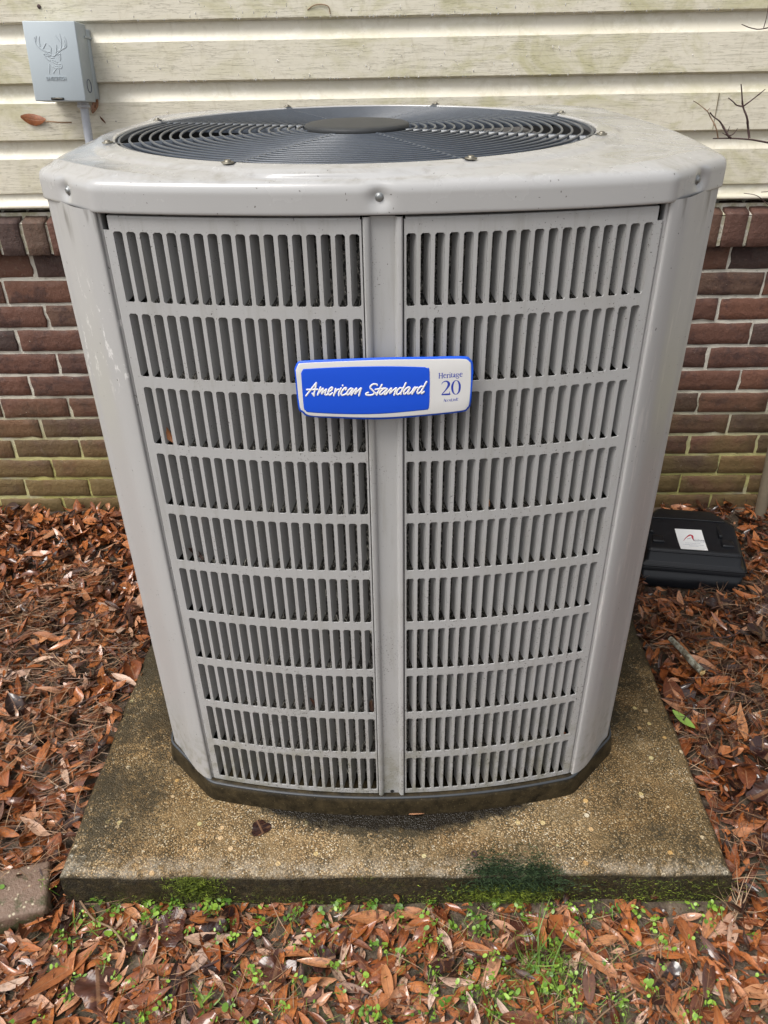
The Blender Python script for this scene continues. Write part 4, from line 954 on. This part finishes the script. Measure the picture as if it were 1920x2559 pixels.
ring = [(.0085*math.cos(a), rr_.uniform(-.004, .003), .0085*math.sin(a)) for a in [2*PI*i/10 for i in range(10)]]
q.add(ring+[(0, -.007, .001), (.003, -.003, -.003)], [(i, (i+1) % 10, 10) for i in range(10)]); q.obj('snapped_end', WOODEND, stk_root, False, loc=(.0185, -.0525, .006), rot=(0, 0, .3))

# ------------------------------------------------------------------ leaves
def lance_grid(n):
    t = np.linspace(0, 1, n+1); return np.repeat(t, 3), np.tile([-1., 0., 1.], n+1)
def lance_faces(n):
    f = []
    for i in range(n):
        for j in range(2): f.append((i*3+j, i*3+j+1, (i+1)*3+j+1, (i+1)*3+j))
    return np.array(f)
def lance_points(n, L, W, fold, curl, twist, bend, wpow):
    """L.. arrays (m,) -> (m, 3(n+1), 3)"""
    t, s = lance_grid(n); t = t[None]; s = s[None]
    A = lambda a: np.asarray(a, float)[:, None]
    prof = np.sin(PI*np.clip(t, .02, .985)**A(wpow))**.72
    x = (t-.5)*A(L); y = s*A(W)/2*prof; z = A(fold)*np.abs(y)+A(curl)*A(L)*((t-.5)**2*4-.33)
    y = y+A(bend)*A(L)*(t-.5)**2
    tw = A(twist)*(t-.5)
    y2 = y*np.cos(tw)-z*np.sin(tw); z2 = y*np.sin(tw)+z*np.cos(tw)
    return np.stack([np.broadcast_to(x, y2.shape), y2, z2], -1)
def rotate(P, yaw, pit, rol):
    c, s = np.cos(rol)[:, None], np.sin(rol)[:, None]; x, y, z = P[..., 0], P[..., 1], P[..., 2]
    y, z = y*c-z*s, y*s+z*c
    c, s = np.cos(pit)[:, None], np.sin(pit)[:, None]; x, z = x*c+z*s, -x*s+z*c
    c, s = np.cos(yaw)[:, None], np.sin(yaw)[:, None]; x, y = x*c-y*s, x*s+y*c
    return np.stack([x, y, z], -1)
def build_stuff(name, P, faces, uv_t, uv_s, rnd, mat, parent=None, smooth=True, **kw):
    m, k, _ = P.shape; nf, q = faces.shape
    V = P.reshape(-1, 3); F = (faces[None]+(np.arange(m)*k)[:, None, None]).reshape(-1, q)
    me = bpy.data.meshes.new(name); me.vertices.add(len(V)); me.vertices.foreach_set('co', V.ravel())
    me.loops.add(F.size); me.loops.foreach_set('vertex_index', F.ravel().astype(np.int32))
    me.polygons.add(len(F)); me.polygons.foreach_set('loop_start', np.arange(0, F.size, q, dtype=np.int32)); me.polygons.foreach_set('loop_total', np.full(len(F), q, np.int32))
    me.update(calc_edges=True)
    me.polygons.foreach_set('use_smooth', [smooth]*len(F))
    if uv_t is not None:
        ul = me.uv_layers.new(name='UVMap'); U = np.stack([np.tile(uv_t, m), np.tile((uv_s+1)/2, m)], -1)[F.ravel()]; ul.data.foreach_set('uv', U.ravel())
    a = me.attributes.new('rnd', 'FLOAT', 'POINT'); a.data.foreach_set('value', np.repeat(rnd, k).astype(np.float32))
    me.materials.append(mat); return obj(name, me, parent, **kw)
def in_pad(x, y, m=0.0): return (x > PAD_X0-m) & (x < PAD_X1+m) & (y > PAD_Y0-m) & (y < PAD_Y1+m)
def gz_arr(x, y): return np.array([ground_z(a, b) for a, b in zip(x, y)])
def scatter(n, box, margin):
    x = RNG.uniform(box[0], box[1], n); y = RNG.uniform(box[2], box[3], n)
    k = ~in_pad(x, y, margin); k &= ~((np.abs(x-.79) < .145) & (np.abs(y-1.76) < .138)); return x[k], y[k]
def litter(n, box, margin, lay, Lr, Wr, tilt, seed_tone=(0, 1)):
    x, y = scatter(n, box, margin); m = len(x); h = RNG.uniform(0, 1, m)
    L = RNG.uniform(*Lr, m)*np.exp(RNG.normal(0, .18, m)); W = L*RNG.uniform(*Wr, m)*np.where(RNG.uniform(0, 1, m) < .10, 1.9, 1.0)
    P = lance_points(5, L, W, RNG.uniform(-.6, 1.1, m), RNG.normal(.05, .16, m), RNG.normal(0, .9, m), RNG.normal(0, .22, m), RNG.uniform(.8, 1.25, m))
    P = rotate(P, RNG.uniform(0, 2*PI, m), RNG.normal(0, tilt, m), RNG.normal(0, tilt*1.2, m))
    P += np.stack([x, y, gz_arr(x, y)+.003+lay*h], -1)[:, None, :]
    return P, np.clip(RNG.beta(1.6, 1.5, m)*(seed_tone[1]-seed_tone[0])+seed_tone[0], 0, 1)
parts_ = [litter(5600, (-1.5, -.60, .72, 2.03), .003, .030, (.022, .066), (.17, .34), .32, (.08, 1)), litter(5600, (.57, 1.5, .72, 2.03), .003, .030, (.020, .064), (.15, .34), .34, (0, .9)),
          litter(3000, (-1.5, 1.5, .78, 2.03), .003, .030, (.008, .020), (.3, .8), .45), litter(4200, (-.9, .9, .5, .785), .002, .006, (.005, .020), (.12, .6), .3),
          litter(1500, (-1.0, 1.0, .45, .785), .002, .009, (.022, .064), (.20, .36), .13, (.30, 1)), litter(500, (-1.5, 1.5, -.6, .45), .01, .008, (.03, .07), (.2, .34), .14),
          litter(300, (-.65, .62, 1.81, 2.03), .0, .02, (.03, .07), (.2, .34), .2)]
tt_, ss_ = lance_grid(5)
build_stuff('leaf_litter', np.concatenate([p[0] for p in parts_]), lance_faces(5), tt_, ss_, np.concatenate([p[1] for p in parts_]), LEAF_S, ground, kind='stuff')
# pine needles
def needles(n, box, margin, lay):
    x, y = scatter(n, box, margin); m = len(x)
    k = np.array([mnoise.noise((a*5, b*5, 8.1)) for a, b in zip(x, y)]) > -.15; x, y = x[k], y[k]; m = len(x)
    L = RNG.uniform(.04, .10, m); W = np.full(m, .0013)
    P = lance_points(4, L, W, np.zeros(m), RNG.normal(0, .05, m), np.zeros(m), RNG.normal(0, .25, m), np.full(m, .6))
    P = rotate(P, RNG.normal(.5, .9, m), RNG.normal(0, .12, m), RNG.uniform(-1, 1, m))
    P += np.stack([x, y, gz_arr(x, y)+.006+lay*RNG.uniform(.2, 1, m)], -1)[:, None, :]; return P
NP = np.concatenate([needles(5200, (-1.4, -.61, .75, 1.7), .012, .036), needles(4200, (.58, 1.4, .75, 1.75), .012, .036), needles(1100, (-.8, .8, .5, .78), .006, .010)])
build_stuff('pine_needles', NP, lance_faces(4), None, None, RNG.uniform(0, 1, len(NP)), NEEDLE, ground, kind='stuff')
# 300 leaves one can pick out
def one_leaf_mesh(name, seed, mat, L=1.0, W=.24):
    r = np.random.default_rng(seed); n = 7
    P = lance_points(n, [L], [W*r.uniform(.8, 1.25)], [r.uniform(-.5, 1.0)], [r.normal(.03, .11)], [r.normal(0, .8)], [r.normal(0, .18)], [r.uniform(.8, 1.25)])[0]
    t, s = lance_grid(n); me = mesh_of(name, P, lance_faces(n).tolist(), mat, True)
    ul = me.uv_layers.new(name='UVMap')
    for lp in me.loops: ul.data[lp.index].uv = (t[lp.vertex_index], (s[lp.vertex_index]+1)/2)
    return me
def lobed_leaf_mesh(name, seed, mat, lobes=5, depth=.45):
    r = random.Random(seed); n = 40; rim = []
    for i in range(n):
        a = 2*PI*i/n; k = abs(math.cos(a*lobes/2)); R_ = .5*(1-depth+depth*k**1.3)*(1-.25*max(0, -math.cos(a)))*(1+.06*r.uniform(-1, 1))
        rim.append((R_*math.cos(a), R_*math.sin(a)))
    vs = [(0, 0, .03)]; sx_, sy_ = r.uniform(0, 9), r.uniform(0, 9)
    for k in (.45, .75, 1.0):
        for x, y in rim: vs.append((x*k, y*k, .16*mnoise.noise((x*k*3.2+sx_, y*k*3.2+sy_, 0))+.10*k*k*r.uniform(.5, 1.1)*.6))
    fs = [(0, 1+i, 1+(i+1) % n) for i in range(n)]
    for q in range(2): fs += [(1+q*n+i, 1+(q+1)*n+i, 1+(q+1)*n+(i+1) % n, 1+q*n+(i+1) % n) for i in range(n)]
    me = mesh_of(name, vs, fs, mat, True); ul = me.uv_layers.new(name='UVMap')
    for lp in me.loops: co_ = me.vertices[lp.vertex_index].co; ul.data[lp.index].uv = (co_.x+.5, co_.y+.5)
    return me
lance_me = [one_leaf_mesh('dead_leaf', 100+i, LEAF_O, 1.0, .20+.012*(i % 9)) for i in range(24)]
lobed_me = [lobed_leaf_mesh('dead_leaf', 5+i, DARKLEAF, 5 if i % 2 else 3, .42 if i % 2 else .25) for i in range(6)]
rl = random.Random(21); placed = 0
def put_leaf(me, x, y, L, yaw, lift, tilt=.12, sz=None):
    o = obj('dead_leaf', me, ground, (x, y, ground_z(x, y)+lift), (rl.gauss(0, tilt), rl.gauss(0, tilt), yaw)); o.scale = (L, L, L if sz is None else sz); return o
BIG = [(-.405, .735, .075), (-.325, .752, .085), (-.500, .645, .08), (-.455, .715, .06), (.198, .728, .08), (-.21, .672, .07), (-.135, .690, .05), (.43, .675, .075), (.07, .69, .06), (-.30, .675, .065),
       (.74, 1.06, .09), (.71, .98, .10), (.86, 1.40, .10), (.80, 1.52, .08), (.95, 1.55, .09), (-.75, 1.6, .07), (-.95, 1.75, .08), (-.72, 1.86, .07), (.68, .87, .06), (-.86, 1.35, .06), (.62, 1.05, .06), (-.69, 1.78, .08)]
for i, (x, y, L) in enumerate(BIG): put_leaf(lobed_me[i % 6], x, y, L, rl.uniform(0, 6.3), .012 if y < .8 else .032, .15)
n_front = 0
while n_front < 168:
    x, y = rl.uniform(-.72, .72), rl.uniform(.56, .782)
    L = rl.uniform(.042, .082)
    if y > .755 and rl.random() < .3: continue
    put_leaf(rl.choice(lance_me), x, y, L, rl.uniform(0, 2*PI), rl.uniform(.005, .014), .11); n_front += 1
put_leaf(lance_me[2], -.565, .665, .135, .75, .016, .05)
while n_front < 276:
    s_ = rl.random() < .52
    x = rl.uniform(-1.05, -.615) if s_ else rl.uniform(.60, 1.0); y = rl.uniform(.82, 1.55 if rl.random() < .75 else 1.98)
    if not s_ and abs(x-.79) < .17 and abs(y-1.76) < .165: continue
    put_leaf(rl.choice(lance_me), x, y, rl.uniform(.045, .085), rl.uniform(0, 2*PI), rl.uniform(.022, .034), .2); n_front += 1
# single leaves with a place of their own
def leaf_thing(me, loc, L, rot, label):
    o = obj('dead_leaf', me, None, loc, rot, label=label, category='leaf'); o.scale = (L, L, L); return o
pl = leaf_thing(lobed_me[2], (-.258, .880, .0020), .042, (0.02, 0, 2.1), 'dark wet leaf lying flat on the concrete left of centre'); pl.scale.z = .012
leaf_thing(lance_me[4], (.028, .9115, .004), .03, (0, 0, .1), 'small pinkish leaf on the slab against the dark base')
w = obj('web_leaf', lance_me[6], None, (-.862, WALL_Y-.017, 1.063), (1.35, .12, .03), label='curled brown leaf on a stem stuck to the siding below the grey box', category='leaf'); w.scale = (.058, .075, .058)
q = MB(); q.tube(catmull([(.45, -.02, 0), (.62, -.02, .1), (.9, -.03, .42), (1.25, -.03, .52), (1.7, 0, .55)], .08), [.035]*3+[.022]*60 if False else .024, 5); q.obj('leaf_stem', TANBARK, w, True)
leaf_thing(lance_me[8], (-.706, WALL_Y-.022, 1.094), .042, (1.4, -1.05, .1), 'reddish brown leaf tucked behind the lower right of the electrical box')
leaf_thing(lance_me[9], (-.699, WALL_Y-.014, 1.060), .020, (1.5, 1.0, 0), 'tiny dark leaf hanging on the siding right of the conduit')
for (x, z, L, ry, lb_) in ((-.3045, .772, .034, 1.15, 'orange leaf scrap caught in a louver slot near the left edge, third row'), (-.2915, .572, .030, .9, 'orange leaf scrap caught in a louver slot at left, fifth row'),
        (.1440, .668, .018, 1.4, 'thin brown leaf scrap in a louver slot right of the badge post, fourth row'), (-.128, .270, .034, 1.2, 'brown leaf caught behind the louvers in the eighth row left of centre'),
        (-.031, .268, .040, 1.5, 'brown leaf behind the slot beside the centre post, eighth row'), (.315, .150, .024, 1.3, 'dry brown leaf in the rightmost slot of the bottom row')):
    y = front_y(x)+.004; c_, s_ = math.cos(UYAW), math.sin(UYAW)
    leaf_thing(lance_me[(int(abs(x)*100)) % 24], (UX+c_*x-s_*y, UY+s_*x+c_*y, z), L, (1.4, ry, .2), lb_)
gp = lance_points(8, [1.0], [.42], [.25], [.05], [.15], [.08], [.95])[0]; gme = mesh_of('green_leaf', gp, lance_faces(8).tolist(), GREENLEAF, True)
gl = obj('green_leaf', gme, None, (.590, 1.140, .004), (-.12, .12, -.9), label='fresh green leaf lying in brown leaves at the right edge of the slab', category='leaf'); gl.scale = (.056, .056, .056)
q = MB(); q.tube([(.128+.0042*math.cos(a), .831+.0055*math.sin(a), .002) for a in [2*PI*i/12 for i in range(13)]], .0016, 5, False); q.obj('acorn_ring', BARK, None, True, label='small dark ring-shaped seed husk on the front of the slab', category='seed husk')
# loose twigs on the ground
for i in range(12):
    x, y = ((rl.uniform(-.7, .7), rl.uniform(.58, .76)) if i < 5 else (rl.choice([-1, 1])*rl.uniform(.65, .95), rl.uniform(.85, 1.6)))
    L = rl.uniform(.07, .16); a = rl.uniform(0, PI); q = MB(); zz = ground_z(x, y)+(.014 if y < .8 else .032)
    q.tube(catmull([(x+L*(k-1.5)/3*math.cos(a)+rl.gauss(0, .006), y+L*(k-1.5)/3*math.sin(a)+rl.gauss(0, .006), zz+rl.uniform(-.004, .006)) for k in range(4)], .01), rl.uniform(.0009, .0022), 5)
    q.obj('twig', BARK if i % 2 else TANBARK, ground, True)

# ------------------------------------------------------------------ small plants
def discs(centres, radii, tilt, rnd, name, mat, **kw):
    m = len(centres); k = 8; a = np.arange(k)*2*PI/k
    base = np.concatenate([[[0, 0, -.12]], np.stack([np.cos(a), np.sin(a), .10*np.cos(2*a)], -1)])
    P = base[None]*np.asarray(radii)[:, None, None]
    P = P*np.stack([RNG.uniform(.95, 1.35, m), RNG.uniform(.55, .95, m), np.ones(m)], -1)[:, None, :]
    P = rotate(P, RNG.uniform(0, 2*PI, m), RNG.normal(0, tilt, m), RNG.normal(0, tilt, m))+np.asarray(centres)[:, None, :]
    F = np.array([(0, 1+i, 1+(i+1) % k) for i in range(k)])
    return build_stuff(name, P, F, None, None, np.asarray(rnd), mat, **kw)
cen, rr_, tn = [], [], []; rs = random.Random(31)
spots = []
for i in range(60): spots.append((rs.uniform(-.56, .56), rs.gauss(.775, .010), 1.0))
for i in range(130): spots.append((rs.uniform(-.62, .62), rs.uniform(.58, .765), 1.0))
for i in range(40): spots.append((rs.gauss(.20, .06), rs.gauss(.66, .05), 1.0))
for i in range(10): spots.append((rs.choice([-1, 1])*rs.uniform(.6, .8), rs.uniform(.9, 1.3), .8))
for x, y, k in spots:
    if y > .786 and abs(x) < .6: y = .783
    g = ground_z(x, y); nl_ = rs.choice([2, 3, 4, 6, 8]); t0 = rs.random()
    for j in range(nl_):
        a = 2*PI*j/nl_+rs.uniform(-.4, .4); d = rs.uniform(.003, .009)
        r_ = rs.uniform(.0014, .0046)*k*(1.5 if rs.random() < .1 else 1)
        yy = min(y+d*math.sin(a), .785)
        cen.append((x+d*math.cos(a), yy, g+rs.uniform(.012, .024))); rr_.append(r_); tn.append(min(1, max(0, t0+rs.uniform(-.25, .25))))
stems = lance_points(3, [.022]*len(cen), [.0009]*len(cen), [.3]*len(cen), [.1]*len(cen), [0]*len(cen), RNG.normal(0, .3, len(cen)), [.5]*len(cen)); stems[..., 0] += .011
stems = rotate(stems, RNG.uniform(0, 2*PI, len(cen)), RNG.uniform(.3, 1.2, len(cen)), np.zeros(len(cen)))+np.asarray(cen)[:, None, :]-np.array([0, 0, .0006])
build_stuff('seedling_stems', stems, lance_faces(3), None, None, RNG.uniform(0, .6, len(cen)), GREEN, kind='stuff')
discs(cen, rr_, .5, tn, 'weed_seedlings', GREEN, kind='stuff')
def blades(n, cx, cy, sx, sy, Lr, W, name, mat, lean=.5, z0=None, parent=None, **kw):
    x = RNG.normal(cx, sx, n); y = RNG.normal(cy, sy, n); L = RNG.uniform(*Lr, n)
    P = lance_points(6, L, np.full(n, W), np.full(n, .4), RNG.normal(.12, .10, n), np.zeros(n), RNG.normal(0, .2, n), np.full(n, .55))
    P[..., 0] += L[:, None]/2
    P = rotate(P, RNG.uniform(0, 2*PI, n), -np.clip(RNG.normal(PI/2-lean, .35, n), .1, 1.5), RNG.normal(0, .3, n))
    z = gz_arr(x, y)+.004 if z0 is None else np.full(n, z0)
    P += np.stack([x, y, z], -1)[:, None, :]
    return build_stuff(name, P, lance_faces(6), None, None, RNG.uniform(0, 1, n), mat, parent, **kw)
blades(26, .222, .690, .020, .014, (.05, .13), .0022, 'grass_tuft', GRASSM, .55, label='tallest tuft of thin green grass before the mossy part of the slab', category='grass tuft')
blades(12, -.555, .735, .022, .012, (.03, .075), .0018, 'grass_tuft', GRASSM, .6, label='thin grass tuft at the left front corner beside the paving brick', category='grass tuft')
blades(10, -.325, .618, .014, .012, (.03, .06), .0042, 'grass_tuft', GRASSM, .8, label='broad-bladed grass tuft in the leaves at the bottom edge, left of centre', category='grass tuft')
blades(18, .590, .775, .008, .012, (.05, .11), .0014, 'dry_grass_clump', STRAW, .75, label='bundle of pale dry grass stalks at the right front corner of the slab', category='dry grass')
blades(190, 0, .66, .36, .06, (.015, .045), .0011, 'fine_grass', GRASSM, .8, kind='stuff')
blades(520, .225, .655, .075, .045, (.010, .032), .0010, 'fine_grass', GRASSM, .8, kind='stuff')
# moss on the slab front and on the soil
def moss(n, fx, mat, name, size=(.003, .0065), **kw):
    C = np.array([fx() for _ in range(n)]); m = len(C); L = RNG.uniform(*size, m)
    P = lance_points(1, L, L*.45, np.zeros(m), np.zeros(m), np.zeros(m), np.zeros(m), np.full(m, .7)); P[..., 0] += L[:, None]/2
    P = rotate(P, RNG.uniform(-PI, 0, m), -RNG.uniform(.2, 1.3, m), RNG.uniform(-1, 1, m))+C[:, None, :]
    return build_stuff(name, P, lance_faces(1), None, None, RNG.uniform(0, 1, m)**1.4, mat, None, False, kind='stuff')
rmn = random.Random(77)
def pf(x): return PAD_Y0+.0082*x-.0035
def moss_front():
    c_ = rmn.random()
    if c_ < .34: x = rmn.gauss(.18, .055); z = -.018-.05*rmn.random()**.7
    elif c_ < .56: x = rmn.gauss(-.362, .024); z = rmn.uniform(-.062, .0)
    elif c_ < .86: x = rmn.uniform(-.55, .57); z = -.073+.022*rmn.random()**2
    else: x = rmn.gauss(.45, .07); z = rmn.uniform(-.065, -.008)
    return (x, pf(x)-rmn.uniform(.001, .0055), z)
moss(6500, moss_front, MOSSM, 'bright_moss', (.003, .0075))
def moss_clump():
    if rmn.random() < .5: x = rmn.gauss(-.362, .022); z = rmn.gauss(-.022, .018)
    else: x = rmn.gauss(.165, .04)+.02; z = rmn.gauss(-.048, .014)
    d = rmn.uniform(0, .012)*max(0, mnoise.noise((x*60, z*60, 2))+.6); return (x, pf(x)-.002-d, min(.003, z))
moss(2600, moss_clump, MOSSM, 'moss_cushion', (.004, .010))
def moss_dark():
    if rmn.random() < .55:
        x = rmn.gauss(.165, .026) if rmn.random() < .6 else rmn.gauss(.235, .018)
        y = PAD_Y0+abs(rmn.gauss(0, .018))*(1 if rmn.random() < .8 else 1.8)*(1+.8*mnoise.noise((x*70, 0, 0))); return (x, y, -.001)
    x = rmn.gauss(.20, .045); return (x, pf(x)-rmn.uniform(.001, .005), rmn.uniform(-.04, 0))
moss(5200, moss_dark, MOSSD, 'dark_moss', (.005, .013))
def moss_soil():
    while True:
        x, y = rmn.uniform(-.7, .75), rmn.uniform(.55, .785)
        if mnoise.noise((x*9, y*9, 3.3))+.5*math.exp(-((x-.25)/.12)**2-((y-.64)/.06)**2) > .12: return (x, y, ground_z(x, y)+.001)
moss(11000, moss_soil, MOSSM, 'soil_moss', (.002, .005))
